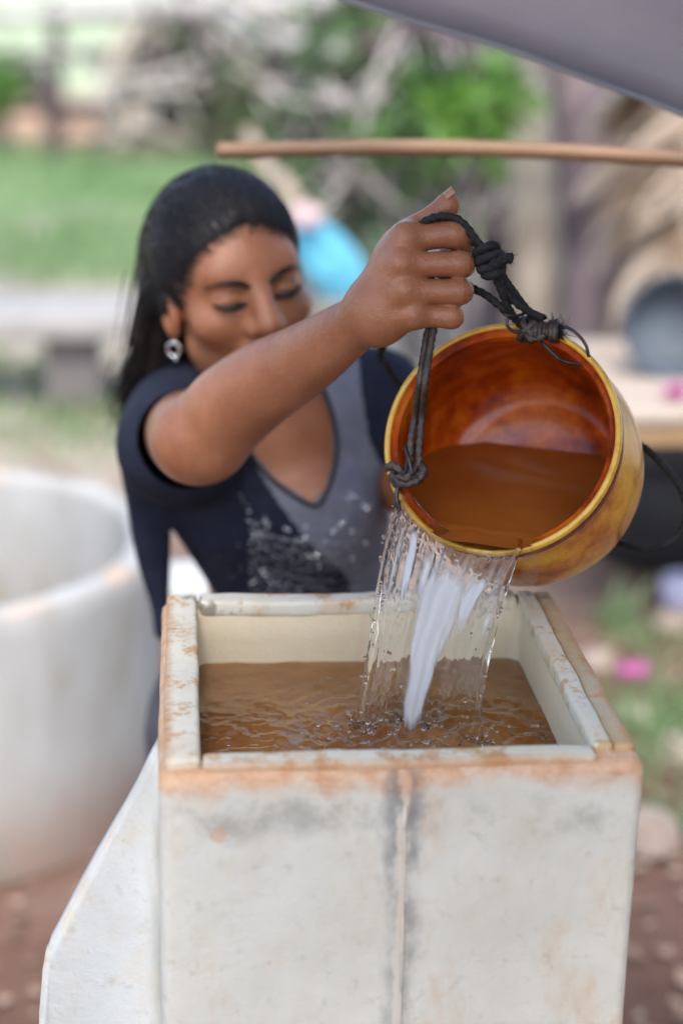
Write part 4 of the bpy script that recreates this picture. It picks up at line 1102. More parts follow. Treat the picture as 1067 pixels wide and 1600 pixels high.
    for k_, r_ in ((k1, .0036), (k2, .0033), (k3, .0030), (k4, .0030)):
        rp(mb, k_, r_, 50, jit=.08); fuzz(mb, k_, r_, 20, .002)
    mb.build('side_knot', M_ropeb, POT)
    wire([q(644, 742, .018), q(640, 722, .018), q(635, 706, .016), q(634, 698, .012), q(641, 693, .008), q(647, 700, .004), q(644, 716, .002)], .0016)
    wire([q(624, 756, .012), q(620, 768, .010), q(620, 782, .008), q(623, 800, .006)], .0020)
    wire([q(632, 740, .016), q(636, 728, .014), q(640, 718, .010)], .0010)
rope_handle()
# the long well rope behind the pot
def well_rope():
    mb = MB()
    pts = [P(690, 395, 1.548), P(650, 470, 1.60), P(596, 545, 1.66), P(606, 572, 1.67), P(625, 600, 1.68), P(680, 640, 1.72), P(800, 650, 1.76), P(900, 655, 1.72), P(968, 682, 1.66), P(1010, 702, 1.62), P(1050, 744, 1.60), P(1072, 785, 1.60), P(1066, 825, 1.60), P(1040, 850, 1.60), P(1005, 858, 1.61), P(968, 848, 1.63), P(900, 830, 1.70), P(850, 835, 1.735)]
    c = spline(pts, 260); mb.tube(c, .0034, 10, twist=900, lobes=3, amp=.16, jit=.05)
    for _ in range(420):
        p = random.choice(c); d = Vector((random.gauss(0, 1), random.gauss(0, 1), random.gauss(0, 1))).normalized()
        mb.tube([p+d*.003, p+d*random.uniform(.0045, .0075)], [.0003, .00012], 4)
    # a second strand joins at the far right
    c = spline([P(1062, 775, 1.60), P(1085, 770, 1.60), P(1120, 740, 1.62), P(1160, 900, 1.66), P(1150, 1100, 1.8), G(1150, 1300)+Vector((0, 0, .006)), G(1240, 1350)+Vector((0, 0, .006))], 60); mb.tube(c, .0034, 10, twist=900, lobes=3, amp=.16)
    tag(mb.build('well_rope', M_rope), 'long black frayed rope looping out behind the pot at the right', 'rope')
well_rope()

# ------------------------------------------------------------------ roof sheet, bamboo pole, shed posts
def roof():
    a, b = P(380, -58, 1.75), P(1330, 268, 1.75)
    v = Vector((-.35, -2.6, 1.22)); nx, ny = 60, 40; V = []
    for j in range(ny+1):
        for i in range(nx+1):
            s, t = i/nx, j/ny; p = a.lerp(b, s)+v*t
            p.z += -.030*math.sin(s*3.1)*(1-t)*0+.003*mnoise.noise(Vector((s*5, t*4, 0)))-.05*math.sin(t*math.pi)*.4
            p += UP*(.006*math.sin((s-.17)*math.pi/.55)*(1-t)**4 if .17 < s < .72 else 0)
            V.append(p)
    n = len(V); V += [p+Vector((0, 0, .004)) for p in V]; k = nx+1; Fc = []
    for j in range(ny):
        for i in range(nx):
            q = j*k+i; Fc += [(q, q+1, q+k+1, q+k), (q+n, q+n+k, q+n+k+1, q+n+1)]
    for i in range(nx): Fc += [(i, i+n, i+1+n, i+1), (ny*k+i, ny*k+i+1, ny*k+i+1+n, ny*k+i+n)]
    for j in range(ny): Fc += [(j*k, (j+1)*k, (j+1)*k+n, j*k+n), (j*k+nx, j*k+nx+n, (j+1)*k+nx+n, (j+1)*k+nx)]
    root = empty('roof_sheet', a, 'grey roof sheet sloping across the top right corner', 'roof')
    pyd('sheet', V, Fc, M_tarp, root)
    MB().tube([V[i]+Vector((0, 0, -.001)) for i in range(nx+1)], .004, 8).build('hem', M_tarp, root)
roof()
def pole():
    pts = [P(341, 236, 1.95), P(430, 234, 1.94), P(560, 231, 1.93), P(700, 231, 1.92), P(850, 236, 1.92), P(960, 242, 1.92), P(1080, 250, 1.92), P(1330, 268, 1.92)]
    c = spline(pts, 90); root = empty('wooden_pole', c[-1], 'thin brown wooden pole hanging level above and right of her head', 'pole')
    MB().tube(c, [.0092*(1+.05*mnoise.noise(Vector((i*.35, 0, 0)))) if i > 2 else .0095 for i in range(91)], 14).build('shaft', M_pole, root)
    # post outside the picture that carries the pole and the roof corner
    e = empty('shed_post', Vector((c[-2].x, c[-2].y+.03, GZ)), 'rough brown post carrying pole and roof, right of the picture', 'post')
    MB().tube([Vector((c[-2].x+.0, c[-2].y+.042, z)) for z in np.linspace(GZ-.05, P(1330, 268, 1.75).z+.05, 12)], .03, 12, jit=.04).build('trunk', M_pole, e)
pole()

# ------------------------------------------------------------------ the big well ring at the left
def well_ring():
    # the rim's picture: right end near column 238, top near row 708, near inner edge row 960 at column 0
    zt = GZ+.50
    far, near = G(-60, 712, zt), G(-60, 1004, zt); c = (far+near)/2
    r = (G(239, 872, zt)-Vector((c.x, c.y, zt))).length; r = .5*(r+(far-near).length/2)
    c = Vector((G(239, 872, zt).x-r*.985, (far.y+near.y)/2, GZ))
    root = empty('well_ring', c, 'large round white cement well ring standing at the left', 'well ring')
    h = .50; t = .050
    pr = [(0, r*1.0), (.02, r+.004), (h*.3, r+.002), (h*.6, r), (h-.05, r), (h-.012, r), (h-.003, r-.006), (h, r-.014), (h, r-t+.014), (h-.004, r-t+.004), (h-.02, r-t), (h*.5, r-t), (.01, r-t)]
    V, Fc = lathe_v(pr, 120)
    V = [c+v+Vector(mnoise.noise_vector(v*6))*.006+Vector(mnoise.noise_vector(v*22))*.002 for v in V]
    m, N, L, B = newmat('stained_ring_cement')
    n = nz(N, L, 4, 6, .6, stretch=(1, 1, .3)); q = ramp(N, [(.3, (.31, .305, .28)), (.62, (.46, .46, .45))]); L.new(n.outputs[0], q.inputs[0]); col = q.outputs[0]
    tc = N.new('ShaderNodeTexCoord'); sp = N.new('ShaderNodeSeparateXYZ'); L.new(tc.outputs['Object'], sp.inputs[0])
    n2 = nz(N, L, 7, 6, .7, stretch=(1, 1, .3), w=4)
    low = smst(N, L, mth(N, L, 'ADD', sp.outputs[2], mth(N, L, 'MULTIPLY', mth(N, L, 'SUBTRACT', n2.outputs[0], .5), .3)), GZ+.22, GZ+.02)
    col = mixc(N, L, mth(N, L, 'MULTIPLY', low, .75), col, (.33, .21, .15))
    col = mixc(N, L, mth(N, L, 'MULTIPLY', smst(N, L, n2.outputs[0], .50, .66), .75), col, (.30, .28, .22))
    n4 = nz(N, L, 6, 5, .6, w=12)
    edge = mth(N, L, 'MULTIPLY', smst(N, L, sp.outputs[2], GZ+.47, GZ+.5), smst(N, L, n4.outputs[0], .5, .62)); col = mixc(N, L, mth(N, L, 'MULTIPLY', edge, .6), col, (.62, .42, .28))
    L.new(col, B.inputs['Base Color']); B.inputs['Roughness'].default_value = .8; B.inputs['Specular IOR Level'].default_value = .25
    bump(N, L, n2.outputs[0], .6, .004, B)
    pyd('ring_wall', V, Fc, m, root)
    # water and mud at its bottom
    V, Fc = lathe_v([(.12, r-t+.01), (.12, .02)], 60); tag(pyd('ring_water', [c+v for v in V], Fc, murky('ring_mud', (.16, .12, .09), (.24, .19, .15), .15, 0, 9)), 'dark still water low inside the round well ring', 'water', kind='thing')
well_ring()

def block(name, c0, size, mat, label=None, cat=None, parent=None, bev=.01, rot=0, rough=.004, group=None):
    o = bevel_box(name, (c0[0]-size[0]/2, c0[1]-size[1]/2, c0[2]), (c0[0]+size[0]/2, c0[1]+size[1]/2, c0[2]+size[2]), mat, parent, bev, 2, rough)
    if label: tag(o, label, cat, group)
    return o
# cement post glimpsed through the gap in her shirt
g0 = P(322, 1090, 2.75)
block('cement_post', (g0.x+.01, g0.y, GZ), (.13, .12, .66), M_wing, 'cream cement post glimpsed between her side and the shirt', 'post')

# ------------------------------------------------------------------ background furniture
def bench():
    g = G(120, 642); yb = g.y; root = empty('cement_bench', (g.x, yb+.1, GZ), 'low grey cement bench with pale slab seat behind her at left', 'bench')
    top = G(100, 470, GZ+.42)
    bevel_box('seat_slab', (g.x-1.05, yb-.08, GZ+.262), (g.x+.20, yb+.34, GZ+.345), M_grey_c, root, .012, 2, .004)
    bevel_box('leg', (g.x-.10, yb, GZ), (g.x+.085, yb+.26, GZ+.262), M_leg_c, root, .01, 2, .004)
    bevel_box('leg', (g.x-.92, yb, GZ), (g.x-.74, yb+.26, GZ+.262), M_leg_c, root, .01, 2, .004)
bench()
def table():
    zt = P(1000, 640, 3.75).z
    l = P(942, 655, 3.75); x0, y0 = l.x, l.y
    root = empty('plank_table', (x0+.6, y0+.3, GZ), 'pale plank table at the right behind the pot', 'table')
    for k in range(4): bevel_box('plank', (x0-.02+.03*(k % 2), y0+.17*k, zt-.035), (x0+1.5, y0+.17*k+.155, zt), M_plank, root, .006, 2, .003)
    bevel_box('front_rail', (x0+.03, y0+.02, zt-.085), (x0+1.45, y0+.05, zt-.037), M_edge, root, .004, 2)
    for dx, dy in ((.55, .05), (1.38, .05), (.55, .60), (1.38, .60)): bevel_box('leg', (x0+dx-.03, y0+dy+.002, GZ), (x0+dx+.03, y0+dy+.06, zt-.086 if dy < .1 else zt-.037), M_plank, root, .005, 2)
    # blue grey tub leaning on the table
    c = P(1032, 560, 4.0); R_ = .19
    tr = empty('metal_tub', Vector((c.x, y0+.34, zt)), 'blue grey round metal tub tilted on its side on the plank table', 'tub')
    pr = [(.0, .001), (.0, .10), (.004, .125), (.02, .142), (.12, .178), (.128, .190), (.134, .187), (.125, .174), (.022, .136), (.008, .118), (.006, .0)]
    V, Fc = lathe_v(pr, 64); el = math.radians(-72); Rm = Matrix.Rotation(math.radians(78), 3, 'X')
    V = [Rm @ (v*.62) for v in V]; mz = min(v.z for v in V); V = [v+Vector((c.x+.03, y0+.36, zt-mz)) for v in V]
    pyd('basin', V, Fc, M_tub, tr)
    mb = MB(); mb.tube([Rm @ Vector((.109*math.cos(a), .109*math.sin(a), .0694)) + Vector((c.x+.03, y0+.36, zt-mz)) for a in np.linspace(0, 6.283, 50)], .007, 8, cap=False); mb.build('roll', M_tub, tr)
    # magenta bundle
    c = P(1060, 628, 3.80); mb = MB()
    for k in range(26):
        a = random.uniform(0, 6.28); e = random.uniform(.1, 1.2); d = Vector((math.cos(a)*math.cos(e), math.sin(a)*math.cos(e), math.sin(e)))*random.uniform(.02, .045); o_ = Vector((c.x, y0+.08, zt+.004)); s_ = d.cross(Vector((0, 0, 1))).normalized()*.014
        mb.add([o_, o_+d*.6+s_, o_+d, o_+d*.6-s_], [(0, 1, 2, 3)])
    tag(mb.build('pink_flower', M_pink), 'bright magenta flower lying on the plank table edge', 'flower')
    # dark cauldron and tyre under the table
    g = G(1020, 905)
    tr = empty('dark_cauldron', Vector((g.x+.06, g.y+.15, GZ)), 'big sooty dark cauldron standing under the plank table', 'cauldron')
    pr = [(0, .05), (.004, .12), (.03, .17), (.10, .215), (.18, .225), (.26, .212), (.30, .205), (.31, .215), (.318, .212), (.312, .196), (.25, .20), (.10, .20), (.02, .12), (.015, .0)]
    V, Fc = lathe_v(pr, 56); pyd('vessel', [v+tr.location for v in V], Fc, M_black, tr)
    for s in (-1, 1): MB().tube(spline([tr.location+Vector((s*.21, -.04, .28)), tr.location+Vector((s*.25, -.03, .29)), tr.location+Vector((s*.25, .03, .29)), tr.location+Vector((s*.21, .04, .28))], 14), .008, 8).build('handle', M_black, tr)
    g = G(965, 760)
    tr = empty('old_tyre', Vector((g.x+.18, g.y+.05, GZ)), 'black rubber tyre lying in shade below the plank table', 'tyre')
    V, Fc = lathe_v([(.0, .20), (-.0, .26), (.03, .30), (.08, .31), (.13, .30), (.16, .26), (.16, .20), (.14, .18), (.13, .24), (.08, .27), (.03, .24), (.02, .18), (0, .20)], 56)
    V = [v*.82+tr.location for v in V]; pyd('casing', V, Fc, M_black, tr)
    g = G(1062, 955); V, Fc = lathe_v([(0, .0), (0, .035), (.01, .045), (.06, .052), (.085, .05), (.088, .046), (.08, .046), (.01, .038), (.008, .0)], 30)
    tag(pyd('plastic_cup', [v+Vector((g.x, g.y, GZ)) for v in V], Fc, M_lilac), 'small lilac plastic cup on the ground by the cauldron', 'cup')
table()
def leafcloud(mb, c, rad, n, size, seed=0, clump=.35, aspect=.42, mi=0):
    """leaf-sized folded blades gathered in clumps, leaving gaps between them"""
    r = random.Random(seed); cl = []
    for _ in range(max(3, int(n**.5*1.1))):
        d = Vector((r.gauss(0, 1), r.gauss(0, 1), r.gauss(0, 1))).normalized()*(r.random()**.45)
        cl.append((Vector((c[0]+d.x*rad[0], c[1]+d.y*rad[1], c[2]+d.z*rad[2])), r.uniform(.12, clump)))
    for _ in range(n):
        p, s = r.choice(cl); p = p+Vector((r.gauss(0, 1)*s*rad[0], r.gauss(0, 1)*s*rad[1], r.gauss(0, 1)*s*rad[2]))*.8
        ax = Vector((r.gauss(0, 1), r.gauss(0, 1), r.gauss(-.3, .8))).normalized(); sd_ = ax.orthogonal().normalized(); sd_ = Matrix.Rotation(r.uniform(0, 6.28), 3, ax) @ sd_; nn = ax.cross(sd_)
        l = size*r.uniform(.6, 1.3); w_ = l*aspect*.5
        mb.add([p, p+ax*l*.4+sd_*w_+nn*w_*.4, p+ax*l, p+ax*l*.4-sd_*w_+nn*w_*.4, p+ax*l*.45], [(0, 1, 4), (1, 2, 4), (2, 3, 4), (3, 0, 4)], mi)
def tree(name, base, trunk_pts, rads, tmat, label, crown=None, lmat=None, size=.12, n=900, seed=0, cat='tree', group=None, branches=4):
    root = empty(name, base, label, cat, group)
    c = spline(trunk_pts, 30); rr = np.interp(np.linspace(0, 1, 31), np.linspace(0, 1, len(rads)), rads)
    MB().tube(c, [r_*(1+.14*mnoise.noise(Vector((i*.5, seed, 0)))) for i, r_ in enumerate(rr)], 16, jit=.05).build('trunk', tmat, root)
    if crown:
        r = random.Random(seed)
        for (cc, rad) in crown:
            for b in range(branches):
                e = Vector(cc)+Vector((r.uniform(-1, 1)*rad[0], r.uniform(-1, 1)*rad[1], r.uniform(-.6, .8)*rad[2]))*.8; s = c[-1-r.randint(0, 8)]
                MB().tube(spline([s, s.lerp(e, .5)+Vector((r.gauss(0, .05), 0, .06)), e], 10), [rr[-1]*.5*(1-.07*i) for i in range(11)], 7).build('limb', tmat, root)
        mb = MB()
        for k, (cc, rad) in enumerate(crown): leafcloud(mb, cc, rad, int(n*.6)//len(crown), size, seed*7+k)
        o = mb.build('foliage', lmat, root, smooth=False); o['kind'] = 'stuff'
    return root
# trees at the right, seen from about 5.5 to 7 m
def T(px0, py0, px1, py1, d, lean=0): return P(px0, py0, d), P(px1, py1, d)
def ontrunk(px, py, z0=GZ): return G(px, py, z0)
D6 = 6.0
def gp(px, d):      # ground point under picture column px at distance d
    p = P(px, 400, d); return Vector((p.x, p.y, GZ))
b = gp(850, 6.0); tree('tree', b, [b, P(842, 420, 6.0), P(838, 260, 6.0), P(850, 100, 6.0), P(870, -160, 6.0)], [.12, .10, .085, .08, .07], M_bark, 'upright beige tree trunk right of the hand', None, n=0)
b = gp(945, 5.6); tree('tree', b, [b, P(940, 430, 5.6), P(925, 260, 5.6), P(905, 120, 5.6), P(870, -150, 5.6)], [.14, .125, .115, .10, .09], M_bark2, 'thick dark purple grey tree trunk leaning at the right edge', None, n=0)
b = gp(800, 6.9); tree('tree', b, [b, P(800, 430, 6.9), P(790, 300, 6.9), P(760, 150, 6.9), P(690, 40, 6.9), P(600, -120, 7.0)], [.15, .12, .12, .12, .11, .09], M_bark2, 'dark grey tree trunk bending left under the roof sheet',
     [(P(640, 60, 7.2), (.55, .4, .26)), (P(560, 150, 7.4), (.35, .3, .20))], M_leaf, .11, 1300, 3)
b = gp(735, 5.6); tree('leafy_sapling', b, [b, P(730, 330, 5.6), P(735, 200, 5.6)], [.02, .015, .01], M_bark2, 'bright green broad leaved sapling left of the purple trunk',
     [(P(748, 168, 5.6), (.13, .12, .10))], M_leafb, .12, 260, 5, cat='sapling', branches=3)
b = gp(690, 6.2); tree('leafy_sapling', b, [b, P(690, 330, 6.2), P(680, 190, 6.2)], [.02, .015, .01], M_bark2, 'dark green broad leaved sapling behind the brown pole',
     [(P(672, 170, 6.2), (.20, .2, .20))], M_leaf, .17, 240, 6, cat='sapling', branches=3)
b = gp(560, 8.2); tree('leafy_bush', b, [b, P(560, 330, 8.2), P(560, 270, 8.2)], [.03, .02, .01], M_bark2, 'low green bush beyond the turquoise cloth',
     [(P(560, 285, 8.2), (.55, .4, .16))], M_leaf, .12, 600, 7, cat='bush', branches=3)
b = gp(495, 13.5); tree('leafy_tree', b, [b, P(500, 130, 13.5), P(520, 20, 13.5), P(560, -100, 13.5)], [.12, .10, .09, .07], M_darklog, 'far green tree with dark trunk above the pale branch',
     [(P(560, 60, 13.5), (.7, .5, .35)), (P(470, 130, 13.5), (.6, .5, .3)), (P(620, 20, 13.5), (.6, .5, .3))], M_leaf, .2, 1500, 8)
b = gp(205, 12.6); tree('broken_stump', b, [b, P(210, 170, 12.6), P(215, 90, 12.6), P(225, 50, 12.6)], [.26, .20, .19, .17], M_bark, 'broad beige tree stump standing behind the grass at left', None, n=0)
b = gp(345, 12.2); tree('leafy_bush', b, [b, P(340, 170, 12.2), P(335, 130, 12.2)], [.05, .04, .02], M_darklog, 'green and brown bush right of the stump',
     [(P(330, 160, 12.2), (.42, .4, .30)), (P(420, 210, 12.0), (.30, .3, .16))], M_leafd, .16, 1100, 9, cat='bush')
b = gp(300, 14.5); tree('leafy_tree', b, [b, P(300, 100, 14.5), P(290, 30, 14.5), P(270, -60, 14.5)], [.10, .08, .07, .05], M_darklog, 'far leafy tree between stump and pale branch',
     [(P(290, 70, 14.5), (.45, .5, .30)), (P(390, 90, 14.5), (.5, .5, .25))], M_leaf, .18, 900, 10)
b = gp(10, 13.0); tree('leafy_bush', b, [b, P(8, 150, 13.0), P(4, 90, 13.0)], [.05, .04, .02], M_darklog, 'green bush at the left picture edge by the fence',
     [(P(2, 130, 13.0), (.16, .3, .30))], M_leafb, .15, 320, 11, cat='bush')
for i, (px, d, lab, cw) in enumerate(((-120, 19, 'hazy green tree far beyond the fence at left', 1.2), (420, 21, 'tall hazy green tree far beyond the fence', 1.3), (760, 18, 'green tree far behind the trunks at right', 1.4), (1060, 16, 'green tree far behind the dry fronds', 1.3))):
    b = gp(px, d); q = P(px, -140, d); tree('leafy_tree', b, [b, P(px+10, 40, d), q], [.16, .13, .10], M_darklog, lab, [(q+Vector((0, 0, .2)), (cw, .9, .55)), (q+Vector((.6, .2, -.15)), (cw*.7, .8, .4))], M_leaf, .24, 1300, 20+i)
# fence: rails on posts
def fence():
    root = empty('rail_fence', gp(100, 12.8), 'rough wooden fence with a pale top log across the upper left', 'fence')
    MB().tube(spline([P(-90, 26, 12.8), P(60, 22, 12.8), P(180, 14, 12.8), P(300, 12, 12.8), P(470, 2, 12.6), P(640, -20, 12.6)], 40), [.06]*10+[.085]*31, 10, jit=.06).build('rail', M_palelog, root)
    MB().tube(spline([P(-90, 176, 12.9), P(100, 168, 12.9), P(300, 172, 12.9), P(560, 160, 12.8)], 30), .04, 8, jit=.06).build('rail', M_darklog, root)
    MB().tube(spline([P(-60, 95, 13), P(130, 84, 13), P(330, 66, 13)], 30), .022, 8, jit=.06).build('rail', M_darklog, root)
    for px, lean in ((88, -2), (-70, 0), (420, 6), (530, 0)):
        b_ = gp(px, 12.85); t = P(px+lean, -5 if px < 200 else -25, 12.85); MB().tube(spline([b_-Vector((0, 0, .05)), b_.lerp(t, .5)+Vector((.02, 0, 0)), t], 14), .055, 9, jit=.07).build('fence_post', M_darklog, root)
    b_ = gp(62, 12.7); MB().tube(spline([P(92, 205, 12.7), P(70, 150, 12.7), P(45, 100, 12.7)], 10), .07, 9, jit=.08).build('brace', M_darklog, root)
fence()
def branch(name, pts, r0, r1, mat, label, cat='branch'):
    c = spline(pts, 40); tag(MB().tube(c, list(np.linspace(r0, r1, 41)), 9, jit=.07).build(name, mat), label, cat)
branch('fallen_branch', [P(362, 30, 8.6), P(430, 62, 8.3), P(520, 86, 8.0), P(620, 98, 7.8), P(745, 112, 7.4), P(800, 200, 7.2), gp(830, 7.2)], .045, .060, M_palelog, 'pale bare branch slanting down across the upper middle')
branch('leaning_stick', [gp(520, 5.4), P(462, 330, 5.4), P(425, 275, 5.5), P(396, 225, 5.6), P(388, 200, 5.6)], .028, .020, M_plank, 'pale stick leaning up from the turquoise cloth')
# turquoise cloth draped on the stick, with a pale pink cloth on top
def cloth(name, poly, d, mat, label, seed, thick=.05):
    c = [P(x, y, d) for x, y in poly]; ctr = sum(c, Vector())/len(c); V = []; Fc = []; n = 40; m_ = 10
    loop = []
    for i in range(n):
        t = i/n*len(c); k = int(t); loop.append(c[k].lerp(c[(k+1) % len(c)], t-k))
    for s in (-1, 1):
        for j in range(m_+1):
            f = j/m_
            for i, q in enumerate(loop):
                p = ctr.lerp(q, f)+F*s*thick*math.sqrt(max(0, 1-f*f))+Vector(mnoise.noise_vector(q*5+Vector((f*3, seed, s))))*.03*f*(1 if f < 1 else .6); V.append(p)
    for s in range(2):
        o_ = s*(m_+1)*n
        for j in range(m_):
            for i in range(n): q = (o_+j*n+i, o_+j*n+(i+1) % n, o_+(j+1)*n+(i+1) % n, o_+(j+1)*n+i); Fc.append(q if s else q[::-1])
    tag(pyd(name, V, Fc, mat), label, 'cloth')
cloth('blue_cloth', [(458, 345), (495, 340), (525, 365), (560, 405), (582, 440), (560, 462), (515, 470), (480, 440), (462, 400)], 5.3, M_blue, 'bright turquoise cloth bundle hanging behind her head', 1)
cloth('pink_cloth', [(458, 325), (485, 315), (508, 335), (500, 352), (468, 356)], 5.2, M_rosy, 'pale pink cloth knot on top of the turquoise bundle', 2, .03)
# dry palm fronds heaped at the right
def frond(name, base, tip, n, L_, label, seed, group):
    r = random.Random(seed); root = empty(name, base, label, 'palm frond', group); c = spline([base, base.lerp(tip, .5)+Vector((0, 0, .10)), tip], 24)
    MB().tube(c, list(np.linspace(.016, .004, 25)), 6).build('midrib', M_dry, root)
    mb = MB()
    for i in range(n):
        t = .12+.86*i/n; k = min(int(t*24), 23); p = c[k].lerp(c[k+1], t*24-k); ax = (c[k+1]-c[k]).normalized()
        for s in (-1, 1):
            sd_ = ax.cross(Vector((0, 0, 1))).normalized()*s; d = (ax*.7+sd_*.6+Vector((0, 0, -.35+r.gauss(0, .2)))).normalized(); l = L_*(1-.6*t)*r.uniform(.8, 1.1); w_ = Vector((0, 0, 1)).cross(d).normalized()*.017
            mb.add([p-w_, p+w_, p+d*l*.6+w_*.8-Vector((0, 0, .02)), p+d*l-Vector((0, 0, l*.25)), p+d*l*.6-w_*.8-Vector((0, 0, .02))], [(0, 1, 2, 4), (4, 2, 3)])
    o = mb.build('leaflets', M_dry, root, smooth=False); o['kind'] = 'stuff'
for i, (a, b_, l) in enumerate((((1130, 140, 5.0), (960, 150, 5.2), 'topmost dry palm frond of the heap, pointing left'), ((1120, 230, 4.9), (970, 330, 5.1), 'dry palm frond drooping left in the middle of the heap'), ((1140, 60, 5.3), (1010, 260, 5.0), 'steep dry palm frond hanging beside the dark trunk'),
                                ((1150, 330, 4.9), (980, 430, 5.0), 'low dry palm frond just above the metal tub'), ((1100, 120, 5.1), (1060, 420, 4.8), 'dry palm frond hanging straight down at the right edge'), ((1160, 200, 5.2), (950, 240, 5.4), 'long dry palm frond passing behind the heap'), ((1170, 420, 5.0), (1000, 470, 4.9), 'lowest dry palm frond resting behind the tub'))):
    frond('dry_palm_frond', P(*a), P(*b_), 30, .42, l, 40+i, 'dry palm fronds heaped at the right')
# post the fronds hang from
tag(MB().tube([gp(1140, 5.1)-Vector((0, 0, .05)), P(1138, 300, 5.1), P(1130, 40, 5.1), P(1128, -60, 5.1)], .05, 10, jit=.05).build('frond_post', M_log), 'grey post carrying the dry palm fronds at the right edge', 'post')
# stones, flowers and small plants on the ground
def stone(px, py, s, label, seed, mat=None):
    g = G(px, py); bm = bmesh.new(); bmesh.ops.create_icosphere(bm, subdivisions=3, radius=1)
    for v in bm.verts:
        q = v.co.copy(); v.co = Vector((q.x*s[0], q.y*s[1], q.z*s[2]))*(1+.28*mnoise.noise(q*1.4+Vector((seed, 0, 0)))); v.co += Vector((g.x, g.y, GZ+s[2]*.6))
    me = bpy.data.meshes.new('stone'); bm.to_mesh(me); bm.free(); tag(link('stone', me, mat or M_stone), label, 'stone', 'stones on the soil')
stone(1012, 1322, (.055, .07, .04), 'pale angular stone right beside the filter box', 1)
stone(1066, 1185, (.045, .05, .03), 'cream stone at the right edge below the grass tuft', 2)
stone(930, 1040, (.04, .05, .02), 'flat pinkish stone left of the fallen magenta flower', 3)
stone(1050, 985, (.05, .05, .03), 'tan stone above the fallen magenta flower', 4)
stone(985, 1120, (.04, .05, .02), 'small tan stone below the fallen magenta flower', 5)
stone(640, 1010, (.08, .05, .03), 'stone behind the filter box', 6)
g = G(990, 1058); mb = MB()
for k in range(16):
    a = k*.8; d = Vector((math.cos(a), math.sin(a), .35+.3*(k % 2)))*.042; s_ = Vector((-math.sin(a), math.cos(a), 0))*.016; mb.add([g, g+d*.6+s_, g+d, g+d*.6-s_], [(0, 1, 2, 3)])
tag(mb.build('fallen_flower', M_pink), 'magenta flower fallen on the brown soil at the right', 'flower')
def tuft(px, py, n, h, label, seed, spread=.06, mat=None, group='grass tufts at the right'):
    r = random.Random(seed); g = G(px, py); mb = MB()
    for _ in range(n):
        p = g+Vector((r.gauss(0, spread), r.gauss(0, spread), 0)); d = Vector((r.gauss(0, .45), r.gauss(0, .45), 1)).normalized(); l = h*r.uniform(.5, 1.1); s_ = d.orthogonal().normalized()*.004
        mb.add([p-s_, p+s_, p+d*l*.6+s_*.8+Vector((d.x*l*.1, 0, 0)), p+d*l+Vector((d.x, d.y, -.3))*l*.25, p+d*l*.6-s_*.8], [(0, 1, 2, 4), (4, 2, 3)])
    tag(mb.build('grass_tuft', mat or M_grass, smooth=False), label, None, group, kind='stuff')
tuft(958, 985, 40, .16, 'narrow tall green tuft below the pot', 1, .02)
tuft(1050, 1120, 160, .12, 'broad green grass tuft beside the fallen magenta flower', 2, .09)
tuft(1035, 1195, 120, .10, 'green grass tuft just above the filter corner at right', 3, .08)
tuft(1060, 1300, 50, .07, 'small green tuft right of the pale angular stone', 4, .04)
tuft(1000, 1010, 60, .09, 'thin green tuft above the fallen magenta flower', 5, .06)
tuft(60, 660, 260, .10, 'grass tuft left of the bench leg', 6, .22, group='grass tufts at the left')
tuft(150, 690, 200, .07, 'grass tuft in front of the bench leg', 7, .2, group='grass tufts at the left')
tuft(20, 590, 160, .12, 'grass tuft under the bench slab', 8, .16, group='grass tufts at the left')
def scatter_grass():
    n = 15000; r = np.random.default_rng(2)
    x = r.uniform(-4.5, 1.7, n); y = r.uniform(7.0, 12.2, n); h = r.uniform(.06, .18, n)*(.6+.8*r.random(n)); a = r.uniform(0, 6.28, n); lx, ly = r.normal(size=(2, n))*.04; wd = .008
    z = GZ-.01; V = np.stack([np.stack([x-wd*np.cos(a), y-wd*np.sin(a), np.full(n, z)], 1), np.stack([x+wd*np.cos(a), y+wd*np.sin(a), np.full(n, z)], 1), np.stack([x+lx, y+ly, z+h], 1)], 1).reshape(-1, 3)
    Fc = np.arange(3*n).reshape(n, 3)
    tag(pyd('grass', V, Fc, M_grass, smooth=False), kind='stuff')
scatter_grass()
def litter():
    r = random.Random(9); mb = MB()
    for i in range(5200):
        if i < 2200: x, y = r.uniform(-1.6, 2.2), r.uniform(.6, 4.2)
        else: x, y = r.uniform(-2.5, 3.6), r.uniform(3.5, 9)
        l = r.uniform(.015, .05)*(1 if i < 2200 else 1.6); a = r.uniform(0, 6.28); d = Vector((math.cos(a), math.sin(a), r.uniform(-.1, .3)))*l; s_ = Vector((-math.sin(a), math.cos(a), r.uniform(-.3, .3)))*l*.3; p = Vector((x, y, GZ+r.uniform(.006, .02)))
        mb.add([p, p+d*.5+s_, p+d, p+d*.5-s_], [(0, 1, 2, 3)])
    tag(mb.build('leaf_litter', M_litter, smooth=False), kind='stuff')
litter()
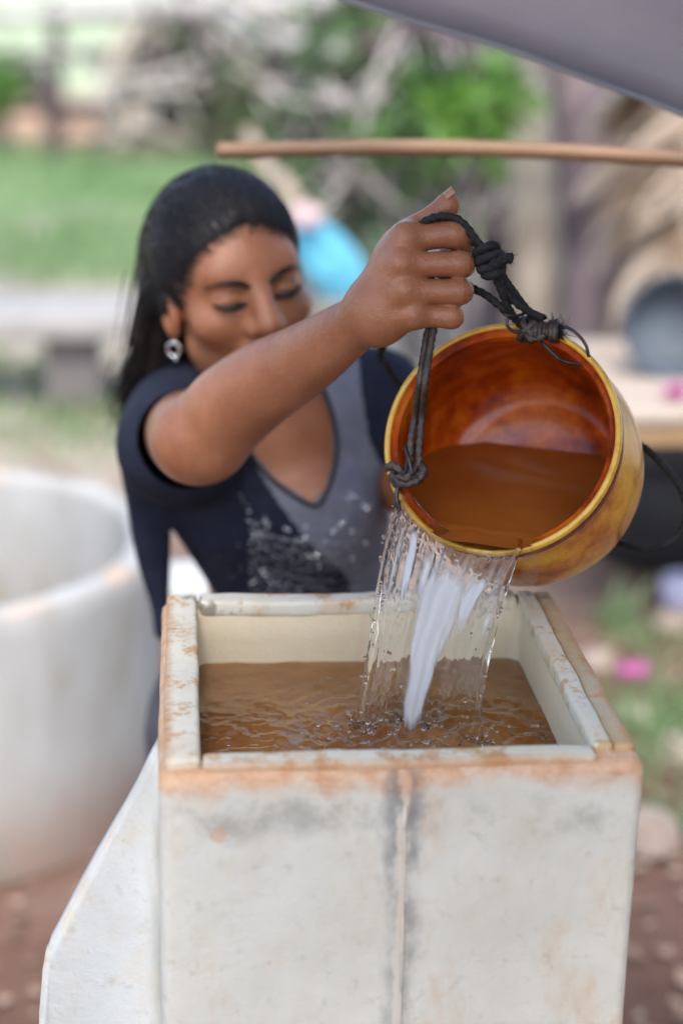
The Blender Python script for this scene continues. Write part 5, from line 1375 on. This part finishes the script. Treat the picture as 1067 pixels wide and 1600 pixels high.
def twigs():
    mb = MB(); r = random.Random(4)
    for _ in range(160):
        x, y = r.uniform(-1, 3.4), r.uniform(4.4, 9); a = r.uniform(0, 6.28); l = r.uniform(.15, .6); mb.tube([Vector((x, y, GZ+.01)), Vector((x+math.cos(a)*l*.5, y+math.sin(a)*l*.5, GZ+r.uniform(.02, .12))), Vector((x+math.cos(a)*l, y+math.sin(a)*l, GZ+.02))], .006, 5)
    tag(mb.build('fallen_twigs', M_log), kind='stuff')
twigs()

def brush():
    # tangle of dead branches in the upper middle
    for i, (px, py, w_, h_, d, n, lab) in enumerate(((650, 250, 120, 110, 6.6, 120, 'tangle of dead grey twigs beyond the thumb'), (560, 130, 150, 100, 8.5, 110, 'tangled bare branches among the green leaves'), (690, 60, 90, 60, 7.5, 60, 'bare twigs under the edge of the roof sheet'), (250, 130, 90, 80, 12.4, 80, 'thin bare branches leaning over the stump'))):
        r = random.Random(60+i); root = empty('dead_branches', gp(px, d), lab, 'branches'); mb = MB()
        for k in range(n):
            a = P(px+r.uniform(-w_, w_), py+r.uniform(-h_, h_), d+r.uniform(-.3, .3)); t = (RT*r.gauss(0, 1)+UP*r.gauss(.2, .7)+F*r.gauss(0, .4)).normalized()*r.uniform(.12, .45)*d/7
            mb.tube([a, a+t*.5+Vector((0, 0, r.gauss(0, .03))), a+t], [r.uniform(.010, .024)*d/7, .010*d/7, .005*d/7], 5, mi=k % 2)
        o = mb.build('twigs', [M_darklog, M_log], root); o['kind'] = 'stuff'
        b_ = gp(px, d); MB().tube(spline([b_-Vector((0, 0, .04)), P(px-20, (py+400)/2, d), P(px+10, py-h_*.6, d)], 14), list(np.linspace(.03, .012, 15)*d/7), 8, jit=.06).build('stem', M_darklog, root)
brush()
def added_dark_wall():  # unseen wall added to hold back light from the camera's right, for contrast
    root = empty('added_dark_wall', (1.75, -1.2, GZ), 'added dark board wall, unseen right of and behind the camera, cutting the fill light', 'wall')
    for k in range(16): bevel_box('board', (1.74+.006*(k % 2), -3.4+.23*k, GZ), (1.765+.006*(k % 2), -3.4+.23*k+.22, 1.35), M_darklog, root, .003, 1)
added_dark_wall()
